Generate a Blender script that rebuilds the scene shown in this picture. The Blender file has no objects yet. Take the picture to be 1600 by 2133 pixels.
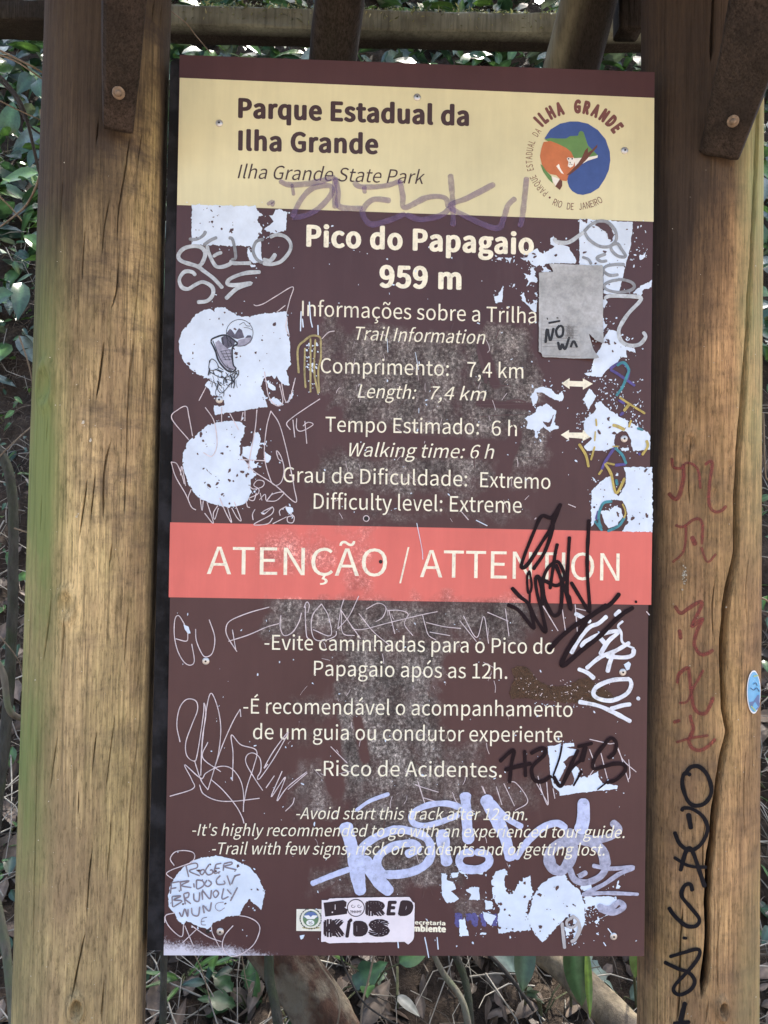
import bpy, math, random
import numpy as np
from mathutils import Matrix, Vector, Euler
from mathutils.geometry import delaunay_2d_cdt

S = bpy.context.scene
COL = S.collection
R = math.radians
# ------------------------------------------------------------------ camera, sky, sun, exposure
CAM_LOC = Vector((-0.08598, -1.28320, 1.47480))
CAM_ROT = Euler((R(90.5442), R(-0.9118), R(-1.7055)), 'XYZ')
FPX = 1602.0
cam_d = bpy.data.cameras.new('camera')
cam_d.sensor_fit = 'HORIZONTAL'; cam_d.sensor_width = 36.0
cam_d.lens = 36.0 * FPX / 1600.0
cam_d.clip_start = 0.05; cam_d.clip_end = 500.0
cam = bpy.data.objects.new('camera', cam_d); COL.objects.link(cam)
cam.location = CAM_LOC; cam.rotation_euler = CAM_ROT
S.camera = cam

SUN_EL, SUN_AZ = R(63.0), R(28.0)          # azimuth clockwise from +Y (the sun stands behind the bank, a little to the right)
W = bpy.data.worlds.new('World'); S.world = W; W.use_nodes = True
wn = W.node_tree.nodes; wl = W.node_tree.links
bg = wn['Background']; sky = wn.new('ShaderNodeTexSky'); sky.sky_type = 'NISHITA'
sky.sun_disc = False; sky.sun_elevation = SUN_EL; sky.sun_rotation = SUN_AZ
sky.air_density = 1.0; sky.dust_density = 4.0; sky.ozone_density = 0.6
wl.new(sky.outputs[0], bg.inputs[0]); bg.inputs[1].default_value = 0.15
sun_d = bpy.data.lights.new('sun', 'SUN'); sun_d.energy = 3.2; sun_d.angle = R(0.5); sun_d.color = (1, .95, .86)
sun = bpy.data.objects.new('sun', sun_d); COL.objects.link(sun)
sdir = Vector((math.sin(SUN_AZ) * math.cos(SUN_EL), math.cos(SUN_AZ) * math.cos(SUN_EL), math.sin(SUN_EL)))
sun.rotation_euler = sdir.to_track_quat('Z', 'Y').to_euler()
sun.location = sdir * 20
S.view_settings.view_transform = 'Standard'; S.view_settings.look = 'None'
S.view_settings.gamma = 1.0; S.view_settings.exposure = 2.17
S.cycles.max_bounces = 6; S.cycles.transparent_max_bounces = 16

# ------------------------------------------------------------------ photograph coordinates -> the place
CR = np.array(CAM_ROT.to_matrix()); CL = np.array(CAM_LOC)
def rays(p):
    p = np.atleast_2d(np.asarray(p, float))
    d = np.stack([(p[:, 0] - 800) / FPX, -(p[:, 1] - 1066.5) / FPX, -np.ones(len(p))], 1) @ CR.T
    return d
def P(p, y=0.0):
    """points of the vertical plane at depth y seen at photo pixels p"""
    d = rays(p); t = (y - CL[1]) / d[:, 1]
    return CL + d * t[:, None]
def crop(x0, y0, x1, w=1600.0):
    s = (x1 - x0) / w
    return lambda pts: [(x0 + a * s, y0 + b * s) for a, b in pts]
A = crop(340, 0, 1000); B = crop(940, 0, 1600); C = crop(340, 420, 760); D = crop(960, 440, 1380)
E = crop(960, 720, 1380); F = crop(340, 780, 760); G = crop(560, 600, 1140); H = crop(960, 1020, 1380)
I_ = crop(330, 1220, 760); J = crop(330, 1640, 700); K = crop(600, 1500, 1060); L = crop(960, 1500, 1380)
M = crop(1320, 900, 1600, 995); N = crop(1320, 1500, 1600, 944); Q = crop(700, 1220, 1100)
ID = lambda p: p
rng = random.Random(7); nr = np.random.default_rng(11)

# ------------------------------------------------------------------ noise in numpy
def vnoise(x, y, seed=0):
    x = np.asarray(x, float); y = np.asarray(y, float)
    xi = np.floor(x).astype(np.int64); yi = np.floor(y).astype(np.int64)
    fx = x - xi; fy = y - yi
    fx = fx * fx * (3 - 2 * fx); fy = fy * fy * (3 - 2 * fy)
    def h(a, b):
        n = (a * 374761393 + b * 668265263 + seed * 1442695041) & 0x7fffffff
        n = ((n ^ (n >> 13)) * 1274126177) & 0x7fffffff
        return ((n ^ (n >> 16)) & 0xffff) / 65535.0
    return (h(xi, yi) * (1 - fx) + h(xi + 1, yi) * fx) * (1 - fy) + (h(xi, yi + 1) * (1 - fx) + h(xi + 1, yi + 1) * fx) * fy
def fbm(x, y, seed=0, o=4):
    s = 0; a = .5; t = 0
    for k in range(o):
        s = s + a * vnoise(x * 2 ** k, y * 2 ** k, seed + k); t += a; a *= .55
    return s / t

# ------------------------------------------------------------------ objects
def tag(o, label=None, cat=None, group=None, kind=None):
    if label: o['label'] = label
    if cat: o['category'] = cat
    if group: o['group'] = group
    if kind: o['kind'] = kind
    return o
def empty(name, loc, label, cat, group=None):
    o = bpy.data.objects.new(name, None); COL.objects.link(o); o.location = loc
    o.empty_display_size = .1
    return tag(o, label, cat, group)
def obj(name, V, Fc, mat, parent=None, smooth=False, attrs=None):
    me = bpy.data.meshes.new(name)
    V = np.asarray(V, float)
    me.from_pydata(V.tolist(), [], [list(map(int, f)) for f in Fc]) if not isinstance(Fc, np.ndarray) else fast(me, V, Fc)
    if smooth: me.polygons.foreach_set('use_smooth', np.ones(len(me.polygons), bool))
    for k, v in (attrs or {}).items():
        a = me.attributes.new(k, 'FLOAT', 'POINT'); a.data.foreach_set('value', np.asarray(v, np.float32))
    me.materials.append(mat); me.update()
    o = bpy.data.objects.new(name, me); COL.objects.link(o)
    if parent: child(o, parent)
    return o
def fast(me, V, Fc):
    n, k = Fc.shape
    me.vertices.add(len(V)); me.vertices.foreach_set('co', V.astype(np.float32).ravel())
    me.loops.add(n * k); me.loops.foreach_set('vertex_index', Fc.astype(np.int32).ravel())
    me.polygons.add(n); me.polygons.foreach_set('loop_start', (np.arange(n) * k).astype(np.int32))
    me.update(calc_edges=True); me.validate()
def child(o, parent):
    o.parent = parent
    m = Matrix.Identity(4); p = parent
    chain = []
    while p is not None:
        chain.append(p); p = p.parent
    off = Vector((0, 0, 0))
    for q in chain:
        if q.type == 'EMPTY': off += q.location
    o.matrix_parent_inverse = Matrix.Translation(-off) if parent.type == 'EMPTY' else Matrix.Identity(4)
def gridfaces(nu, nv, wrap=False):
    i, j = np.meshgrid(np.arange(nv - 1), np.arange(nu if wrap else nu - 1), indexing='ij')
    a = i * nu + j; b = i * nu + (j + 1) % nu
    return np.stack([a, b, b + nu, a + nu], -1).reshape(-1, 4)

# ------------------------------------------------------------------ materials
def mat(name):
    m = bpy.data.materials.new(name); m.use_nodes = True
    nt = m.node_tree
    return m, nt.nodes, nt.links, nt.nodes['Principled BSDF']
def nd(ns, t, **kw):
    n = ns.new(t)
    for k, v in kw.items():
        if k[0] == 'i' and k[1:].isdigit(): n.inputs[int(k[1:])].default_value = v
        else: setattr(n, k, v)
    return n
def ramp(ns, stops):
    r = ns.new('ShaderNodeValToRGB'); e = r.color_ramp.elements
    while len(e) < len(stops): e.new(.5)
    for k, (p, c) in enumerate(stops):
        e[k].position = p; e[k].color = (*c, 1) if len(c) == 3 else c
    return r
def g(v): return (v, v, v)
def noise(ns, ls, scale, detail=6, rough=.6, vec=None, mapping=None, src='Object'):
    n = nd(ns, 'ShaderNodeTexNoise'); n.inputs['Scale'].default_value = scale
    n.inputs['Detail'].default_value = detail; n.inputs['Roughness'].default_value = rough
    tc = ns.new('ShaderNodeTexCoord'); out = tc.outputs[src]
    if mapping:
        mp = ns.new('ShaderNodeMapping'); mp.inputs['Scale'].default_value = mapping
        ls.new(out, mp.inputs[0]); out = mp.outputs[0]
    ls.new(out, n.inputs['Vector'])
    return n
def mix(ns, ls, fac, a, b, mode='MIX'):
    m = ns.new('ShaderNodeMix'); m.data_type = 'RGBA'; m.blend_type = mode
    for idx, v in ((0, fac), (6, a), (7, b)):
        if hasattr(v, 'is_linked') or isinstance(v, bpy.types.NodeSocket): ls.new(v, m.inputs[idx])
        elif isinstance(v, (int, float)): m.inputs[idx].default_value = v
        else: m.inputs[idx].default_value = (*v, 1)
    return m.outputs[2]
def math_(ns, ls, op, a, b=0.0):
    m = ns.new('ShaderNodeMath'); m.operation = op
    for idx, v in ((0, a), (1, b)):
        if isinstance(v, bpy.types.NodeSocket): ls.new(v, m.inputs[idx])
        else: m.inputs[idx].default_value = v
    return m.outputs[0]
def attr(ns, name):
    a = ns.new('ShaderNodeAttribute'); a.attribute_name = name
    return a.outputs['Fac']
def bump(ns, ls, h, strength, dist, bsdf):
    b = ns.new('ShaderNodeBump'); b.inputs['Strength'].default_value = strength; b.inputs['Distance'].default_value = dist
    ls.new(h, b.inputs['Height']); ls.new(b.outputs[0], bsdf.inputs['Normal'])
def flat(name, col, rough=.5, var=.12, scale=40, alpha=1.0, spec=.4):
    """an even paint with slight wear"""
    m, ns, ls, b = mat(name)
    n = noise(ns, ls, scale, 5, .65)
    r = ramp(ns, [(.3, tuple(c * (1 - var) for c in col)), (.7, tuple(min(1, c * (1 + var)) for c in col))])
    ls.new(n.outputs[0], r.inputs[0]); ls.new(r.outputs[0], b.inputs['Base Color'])
    b.inputs['Roughness'].default_value = rough; b.inputs['Specular IOR Level'].default_value = spec
    if alpha < 1:
        n2 = noise(ns, ls, 95, 6, .75)
        a = ramp(ns, [(.30, g(alpha * .55)), (.46, g(alpha * .92)), (.7, g(min(1, alpha * 1.12)))])
        ls.new(n2.outputs[0], a.inputs[0]); ls.new(a.outputs[0], b.inputs['Alpha'])
    return m
def sign_paint(name, col, grit=(.185, .17, .155)):
    """printed sheet: scuffed where graffiti was rubbed off, a mist of white paint in one corner"""
    m, ns, ls, b = mat(name)
    base = noise(ns, ls, 3.5, 6, .6)
    r = ramp(ns, [(.3, tuple(c * .86 for c in col)), (.7, tuple(c * 1.12 for c in col))]); ls.new(base.outputs[0], r.inputs[0])
    fine = noise(ns, ls, 165, 5, .85); patch = noise(ns, ls, 26, 6, .68); vert = noise(ns, ls, 60, 4, .6, mapping=(1, 1, .12))
    # scuffs
    sc = attr(ns, 'scuff')
    pm = math_(ns, ls, 'MULTIPLY_ADD', patch.outputs[0], 2.5); 
    pm.node.inputs[2].default_value = -.40
    s0 = math_(ns, ls, 'MULTIPLY', pm, sc); s0.node.use_clamp = True
    s1r = ramp(ns, [(.14, g(0)), (.42, g(.5)), (.9, g(.86))]); ls.new(s0, s1r.inputs[0]); s1 = s1r.outputs[0]
    gr = ramp(ns, [(.36, tuple(c * .08 for c in grit)), (.45, tuple(c * .40 for c in grit)), (.54, tuple(c * .95 for c in grit)), (.63, tuple(c * 2.6 for c in grit))])
    ls.new(fine.outputs[0], gr.inputs[0])
    c1 = mix(ns, ls, s1, r.outputs[0], gr.outputs[0])
    big_ = noise(ns, ls, 17, 7, .74, mapping=(1, 1, .6)); bgr = ramp(ns, [(.36, g(.22)), (.46, g(.62)), (.53, g(1.05)), (.64, g(2.3))]); ls.new(big_.outputs[0], bgr.inputs[0])
    gcol = mix(ns, ls, 1.0, gr.outputs[0], bgr.outputs[0], 'MULTIPLY')
    c1 = mix(ns, ls, s1, r.outputs[0], gcol)
    # faint milky runs
    vr = ramp(ns, [(.52, g(0)), (.8, g(.22))]); ls.new(vert.outputs[0], vr.inputs[0])
    v2 = math_(ns, ls, 'MULTIPLY', vr.outputs[0], sc)
    c2 = mix(ns, ls, v2, c1, (.5, .47, .45))
    # white paint mist
    ms = attr(ns, 'mist'); mn = noise(ns, ls, 260, 3, .8)
    mm = math_(ns, ls, 'ADD', mn.outputs[0], ms); mr = ramp(ns, [(.93, g(0)), (1.12, g(1))])
    mm2 = math_(ns, ls, 'MULTIPLY', mm, .5); mr = ramp(ns, [(.42, g(0)), (.60, g(.9))]); ls.new(mm2, mr.inputs[0])
    c3 = mix(ns, ls, mr.outputs[0], c2, (.66, .66, .74))
    st_ = noise(ns, ls, 28, 7, .7, mapping=(1, 1, .09)); sr_ = ramp(ns, [(.35, g(.95)), (.65, g(1.04))]); ls.new(st_.outputs[0], sr_.inputs[0])
    c3 = mix(ns, ls, 1.0, c3, sr_.outputs[0], 'MULTIPLY')
    ls.new(c3, b.inputs['Base Color'])
    rr = ramp(ns, [(0, g(.36)), (1, g(.62))]); ls.new(s1, rr.inputs[0]); ls.new(rr.outputs[0], b.inputs['Roughness'])
    b.inputs['Specular IOR Level'].default_value = .25
    bump(ns, ls, fine.outputs[0], .06, .0008, b)
    return m
def wood(name, light=(.40, .26, .12), mid=(.24, .15, .075), dark=(.085, .06, .045), algae=(.15, .17, .07), smudge=.8, olive=.5):
    m, ns, ls, b = mat(name)
    gr = noise(ns, ls, 170, 6, .66, mapping=(1, 1, .03)); st = noise(ns, ls, 16, 6, .6, mapping=(1, 1, .10))
    bl = noise(ns, ls, 6, 5, .6, mapping=(1, 1, .45)); sm = noise(ns, ls, 10, 7, .72, mapping=(.9, .9, 2.4)); sp = noise(ns, ls, 300, 4, .75, mapping=(1, 1, .16))
    r1 = ramp(ns, [(.36, mid), (.5, tuple(.5 * (p + q) for p, q in zip(mid, light))), (.62, light)]); ls.new(st.outputs[0], r1.inputs[0])
    rg = ramp(ns, [(.34, g(.30)), (.45, g(.72)), (.54, g(1.02)), (.66, g(1.35))]); ls.new(gr.outputs[0], rg.inputs[0])
    c = mix(ns, ls, .72, r1.outputs[0], rg.outputs[0], 'MULTIPLY')
    ol = noise(ns, ls, 7, 6, .7, mapping=(1, 1, .35)); ro = ramp(ns, [(.42, g(0)), (.62, g(olive))]); ls.new(ol.outputs[0], ro.inputs[0])
    c = mix(ns, ls, ro.outputs[0], c, tuple(a_ * b_ for a_, b_ in zip(light, (.62, .72, .60))))
    mo = noise(ns, ls, 22, 7, .75, mapping=(1, 1, .7)); rm = ramp(ns, [(.36, g(.55)), (.5, g(1)), (.66, g(1.22))]); ls.new(mo.outputs[0], rm.inputs[0])
    c = mix(ns, ls, .75, c, rm.outputs[0], 'MULTIPLY')
    fb = noise(ns, ls, 420, 4, .6, mapping=(1, 1, .022)); rf = ramp(ns, [(.36, g(.38)), (.45, g(.85)), (.55, g(1.08)), (.64, g(1.4))]); ls.new(fb.outputs[0], rf.inputs[0])
    c = mix(ns, ls, .55, c, rf.outputs[0], 'MULTIPLY')
    rb = ramp(ns, [(.42, g(0)), (.64, g(.8))]); ls.new(bl.outputs[0], rb.inputs[0])
    c = mix(ns, ls, rb.outputs[0], c, tuple(.6 * p + .4 * q for p, q in zip(mid, dark)))
    # dirt wiped across the grain
    rs = ramp(ns, [(.47, g(0)), (.68, g(smudge))]); ls.new(sm.outputs[0], rs.inputs[0])
    s = math_(ns, ls, 'MULTIPLY', rs.outputs[0], attr(ns, 'smudge'))
    c = mix(ns, ls, s, c, dark)
    rsp = ramp(ns, [(.36, g(.38)), (.47, g(1)), (.64, g(1.18))]); ls.new(sp.outputs[0], rsp.inputs[0])
    c = mix(ns, ls, .7, c, rsp.outputs[0], 'MULTIPLY')
    # weathering stain, with roof and sign-side shade painted into the same darkening
    sn = noise(ns, ls, 10, 6, .65, mapping=(1, 1, .16)); sadd = math_(ns, ls, 'ADD', math_(ns, ls, 'MULTIPLY', sn.outputs[0], 1.0), attr(ns, 'stain_shade'))
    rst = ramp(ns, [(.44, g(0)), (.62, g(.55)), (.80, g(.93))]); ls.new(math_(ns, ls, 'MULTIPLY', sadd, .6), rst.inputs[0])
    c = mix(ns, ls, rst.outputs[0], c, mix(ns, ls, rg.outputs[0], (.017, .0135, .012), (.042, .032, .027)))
    # algae
    al = noise(ns, ls, 11, 5, .65, mapping=(1, 1, .3))
    ra = ramp(ns, [(.30, g(.25)), (.62, g(1))]); ls.new(al.outputs[0], ra.inputs[0])
    a = math_(ns, ls, 'MULTIPLY', ra.outputs[0], attr(ns, 'algae'))
    ac = mix(ns, ls, rg.outputs[0], tuple(c_ * .6 for c_ in algae), tuple(c_ * 1.15 for c_ in algae))
    c = mix(ns, ls, a, c, ac)
    ls.new(c, b.inputs['Base Color'])
    b.inputs['Roughness'].default_value = .85; b.inputs['Specular IOR Level'].default_value = .15
    h = math_(ns, ls, 'ADD', gr.outputs[0], math_(ns, ls, 'MULTIPLY', sp.outputs[0], .4))
    bump(ns, ls, h, .55, .003, b)
    return m
def leafmat(name, cols, rough=.38, trans=.25):
    m, ns, ls, b = mat(name)
    t = attr(ns, 'tint'); r = ramp(ns, [(k / (len(cols) - 1), c) for k, c in enumerate(cols)]); ls.new(t, r.inputs[0])
    n = noise(ns, ls, 70, 4, .6); rn = ramp(ns, [(.3, g(.65)), (.7, g(1.25))]); ls.new(n.outputs[0], rn.inputs[0])
    c = mix(ns, ls, .8, r.outputs[0], rn.outputs[0], 'MULTIPLY')
    vv = attr(ns, 'vein'); rv = ramp(ns, [(.0, g(1)), (1, g(1.7))]); ls.new(vv, rv.inputs[0])
    c = mix(ns, ls, 1.0, c, rv.outputs[0], 'MULTIPLY')
    ls.new(c, b.inputs['Base Color']); b.inputs['Roughness'].default_value = rough
    out = ns['Material Output']; tr = ns.new('ShaderNodeBsdfTranslucent'); mx = ns.new('ShaderNodeMixShader')
    c2 = mix(ns, ls, 1.0, c, (1.0, 1.0, .6), 'MULTIPLY'); ls.new(c2, tr.inputs[0])
    mx.inputs[0].default_value = trans
    ls.new(b.outputs[0], mx.inputs[1]); ls.new(tr.outputs[0], mx.inputs[2]); ls.new(mx.outputs[0], out.inputs[0])
    return m
def barkmat(name, c0, c1, c2=None, scale=30, zs=.25, bd=.006):
    m, ns, ls, b = mat(name)
    n = noise(ns, ls, scale, 8, .68, mapping=(1, 1, zs)); n2 = noise(ns, ls, scale * .35, 5, .6)
    r = ramp(ns, [(.3, c0), (.7, c1)]); ls.new(n.outputs[0], r.inputs[0]); c = r.outputs[0]
    if c2:
        rr = ramp(ns, [(.45, g(0)), (.62, g(.85))]); ls.new(n2.outputs[0], rr.inputs[0]); c = mix(ns, ls, rr.outputs[0], c, c2)
    ls.new(c, b.inputs['Base Color']); b.inputs['Roughness'].default_value = .8; b.inputs['Specular IOR Level'].default_value = .25
    bump(ns, ls, n.outputs[0], .9, bd, b)
    return m

MAROON = (.075, .037, .038)
M_MAROON = sign_paint('maroon_print', MAROON)
M_CREAM = sign_paint('cream_print', (.65, .615, .38), (.5, .44, .28))
M_RED = sign_paint('red_print', (.63, .15, .125), (.58, .30, .26))
M_TEXT = flat('cream_lettering', (.86, .83, .65), .45, .10, 60, .985)
M_BROWN = flat('brown_lettering', (.055, .028, .026), .45)
M_WHITE = flat('bare_white_sheet', (.60, .70, .82), .5, .13, 18)
M_FLECK = flat('maroon_flecks', MAROON, .45)
M_GREYPEN = flat('grey_marker', (.50, .55, .58), .45, .25, 60, .88)
M_GREYPEN2 = flat('grey_marker_on_white', (.27, .29, .31), .5, .3, 60, .8)
M_BLACKPEN = flat('black_marker', (.015, .008, .010), .7, .2, 60, 1, .12)
M_PURPLE = flat('purple_marker', (.20, .13, .26), .4, .25, 60, .46)
M_PALE = flat('pale_blue_marker', (.53, .60, .84), .5, .16, 55, .92)
M_PALEGREY = flat('thin_pale_marker', (.44, .47, .62), .5, .3, 120, .78)
M_WHITEPEN = flat('white_marker', (.72, .77, .84), .45, .12, 60, .95)
M_SCRATCH = flat('scratched_line', (.60, .53, .55), .6, .3, 90)
M_TEAL = flat('teal_marker', (.05, .25, .30), .45, .25, 60, .9)
M_VIOLET = flat('violet_marker', (.09, .07, .26), .45, .25, 60, .9)
M_YELLOW = flat('yellow_marker', (.48, .38, .10), .5, .25, 60, .92)
M_STEEL = flat('screw_steel', (.55, .54, .52), .35, .15, 90, 1, .6); M_STEEL.node_tree.nodes['Principled BSDF'].inputs['Metallic'].default_value = .6
M_HOLE = flat('dark_socket', (.01, .01, .01), .6)
M_PAPER = None
M_BACK = barkmat('black_backing', (.003, .003, .0035), (.010, .010, .011), (.026, .026, .03), 60, .06, .002)

# ------------------------------------------------------------------ flat marks on the sign face
def spline(pts, step=2.0):
    p = np.asarray(pts, float)
    if len(p) < 3:
        n = max(2, int(np.hypot(*(p[-1] - p[0])) / step) + 1)
        return p[0] + (p[-1] - p[0]) * np.linspace(0, 1, n)[:, None]
    e = np.vstack([2 * p[0] - p[1], p, 2 * p[-1] - p[-2]]); out = []
    for i in range(len(p) - 1):
        a, b, c, d = e[i:i + 4]
        n = max(2, int(np.hypot(*(c - b)) / step))
        t = np.linspace(0, 1, n, endpoint=False)[:, None]
        out.append(.5 * (2 * b + (c - a) * t + (2 * a - 5 * b + 4 * c - d) * t ** 2 + (3 * b - a - 3 * c + d) * t ** 3))
    out.append(p[-1:]); return np.vstack(out)
def resample(q, step):
    d = np.r_[0, np.cumsum(np.hypot(*np.diff(q, axis=0).T))]
    n = max(2, int(d[-1] / step) + 1); t = np.linspace(0, d[-1], n)
    return np.stack([np.interp(t, d, q[:, 0]), np.interp(t, d, q[:, 1])], 1)
class Marks:
    """collects flat marks given in photo pixels and lays them on a surface"""
    def __init__(s, off, surf=None):
        s.V = []; s.F = []; s.off = off; s.n = 0; s.bump = 0; s.surf = surf or (lambda p, o: P(p, 0.0) + np.array([0, -1, 0]) * np.asarray(o)[:, None])
    def add(s, p, faces, off=None):
        p = np.asarray(p, float); o = np.full(len(p), s.off + s.bump) if off is None else off
        if off is None and LAYER[0] is not None and len(LAYER[0]) == len(p): o = o + LAYER[0]
        s.V.append(s.surf(p, o)); s.F += [tuple(i + s.n for i in f) for f in faces]; s.n += len(p)
    def poly(s, pts, jag=0.0, step=3.0, seed=None, spike=0.0):
        p = np.asarray(pts, float)
        if jag > 0:
            q = resample(np.vstack([p, p[:1]]), step)[:-1]
            nx = np.roll(q, -1, 0) - np.roll(q, 1, 0); nx = np.stack([-nx[:, 1], nx[:, 0]], 1) / (np.hypot(*nx.T)[:, None] + 1e-6)
            sd = seed if seed is not None else rng.randrange(9999); t = np.arange(len(q))
            d = (fbm(t * .35, t * 0 + .5, sd, 4) - .5) * 2.6 * jag
            if spike: d += np.where(nr.random(len(q)) < .16, (nr.random(len(q)) - .5) * 2 * spike, 0)
            p = q + nx * d[:, None]
        n = len(p)
        r = delaunay_2d_cdt([Vector(v) for v in p], [(i, (i + 1) % n) for i in range(n)], [], 1, 1e-5)
        v = np.array([(a.x, a.y) for a in r[0]])
        fs = []
        for f in r[2]:
            f = list(f); x, y = v[f][:, 0], v[f][:, 1]
            ar = np.sum(x * np.roll(y, -1) - y * np.roll(x, -1))
            fs.append(f if ar < 0 else f[::-1])
        if len(v): s.add(v, fs)
        s.bump += 1.2e-5
        return s
    def stroke(s, pts, w, w1=None, cap=True, wob=.10, seed=None):
        q = resample(spline(pts), 2.0); n = len(q)
        tn = np.gradient(q, axis=0); tn /= np.hypot(*tn.T)[:, None] + 1e-9
        nn = np.stack([-tn[:, 1], tn[:, 0]], 1)
        t = np.arange(n); ww = np.linspace(w, w1 if w1 is not None else w, n) * .5
        ww = ww * (1 + wob * 2 * (fbm(t * .09, t * 0, rng.randrange(999), 3) - .5) * 2)
        if cap and w > 2.5:
            dist = np.minimum(t, n - 1 - t) * 2.0 + .4; k = np.clip(dist / (w * .42), 0, 1)
            ww = ww * np.sqrt(np.clip(1 - (1 - k) ** 2, .12, 1))
        p = np.vstack([q + nn * ww[:, None], q - nn * ww[:, None]])
        o = s.off + s.bump + np.r_[t, t] * 1.2e-7; s.bump += 1.2e-5
        s.add(p, [(i + 1, i, n + i, n + i + 1) for i in range(n - 1)], o)
        return s
    def blob(s, c, r, seed=None, asp=1.0, ang=0.0):
        k = rng.choice([7, 9, 11]); th = np.linspace(0, 2 * np.pi, k, endpoint=False)
        rr = r * (0.55 + .75 * nr.random(k)); x = np.cos(th) * rr * asp; y = np.sin(th) * rr
        ca, sa = math.cos(ang), math.sin(ang)
        p = np.stack([c[0] + x * ca - y * sa, c[1] + x * sa + y * ca], 1)
        s.add(np.vstack([[c], p]), [(0, (i + 1) % k + 1, i + 1) for i in range(k)]); s.bump += 2e-7
        return s
    def disc(s, c, r, n=28, ry=None):
        th = np.linspace(0, 2 * np.pi, n, endpoint=False)
        p = np.stack([c[0] + np.cos(th) * r, c[1] + np.sin(th) * (ry or r)], 1)
        return s.poly(p)
    def build(s, name, m, parent, label=None):
        if not s.V: return None
        o = obj(name, np.vstack(s.V), s.F, m, parent)
        if label: o['label'] = label
        return o
def strokes(tr, lst, w, off, surf=None):
    k = Marks(off, surf)
    for q in lst:
        if isinstance(q, tuple): k.stroke(tr(q[0]), q[1], q[2] if len(q) > 2 else None)
        else: k.stroke(tr(q), w)
    return k
def inside(pt, poly):
    x, y = pt; c = False; n = len(poly)
    for i in range(n):
        x1, y1 = poly[i]; x2, y2 = poly[i - 1]
        if (y1 > y) != (y2 > y) and x < (x2 - x1) * (y - y1) / (y2 - y1) + x1: c = not c
    return c
# --- lettering
def blender_font(fn):
    try: return bpy.data.fonts.load(bpy.utils.system_resource('DATAFILES', path='fonts') + '/' + fn)   # a font that ships with Blender
    except Exception: return None
FONT_NOW = [blender_font('Noto Sans CJK Regular.woff2')]
LAYER = [None]
def glyphs(body, italic=0.0, bold=0.0):
    cu = bpy.data.curves.new('t', 'FONT')
    if FONT_NOW[0]: cu.font = FONT_NOW[0]
    cu.body = body; cu.size = 1; cu.shear = italic; cu.resolution_u = 4; cu.space_character = 1.04 if bold and len(body) > 2 else 1.0
    o = bpy.data.objects.new('t', cu); COL.objects.link(o); bpy.context.view_layer.update()
    me = o.evaluated_get(bpy.context.evaluated_depsgraph_get()).to_mesh()
    v = np.array([(a.co.x, a.co.y) for a in me.vertices]); f = [tuple(p.vertices) for p in me.polygons]
    bpy.data.objects.remove(o); bpy.data.curves.remove(cu)
    LAYER[0] = None
    if bold > 0:                                   # a heavier cut: the letter laid over itself a few times
        n = len(v); dirs = [(math.cos(t) * bold, math.sin(t) * bold * .7) for t in np.linspace(0, 2 * np.pi, 10, endpoint=False)]
        f = [tuple(i + k * n for i in q) for k in range(10) for q in f]; v = np.vstack([v + np.array(d) for d in dirs]); LAYER[0] = np.repeat(np.arange(10), n) * 2e-6
    return v, f
CAPS = {}
def caph():
    if FONT_NOW[0] not in CAPS: CAPS[FONT_NOW[0]] = glyphs('H')[0][:, 1].max()
    return CAPS[FONT_NOW[0]]
def letters(mk, body, x0, y0, x1, y1, cap, italic=0.0, bold=0.0):
    """one line of lettering: left and right ends of its baseline and its cap height, in photo pixels"""
    CAPH = caph(); v, f = glyphs(body, italic, bold)
    a, b = v[:, 0].min(), v[:, 0].max()
    t = (v[:, 0] - a) / (b - a); up = np.array([.015, -1.0])
    p = np.array([x0, y0]) + t[:, None] * np.array([x1 - x0, y1 - y0]) + (v[:, 1:] / CAPH * cap) * up
    fs = []
    for q in f:
        q = list(q); x, y = p[q][:, 0], p[q][:, 1]
        fs.append(q if np.sum(x * np.roll(y, -1) - y * np.roll(x, -1)) < 0 else q[::-1])
    mk.add(p, fs); return mk

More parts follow.
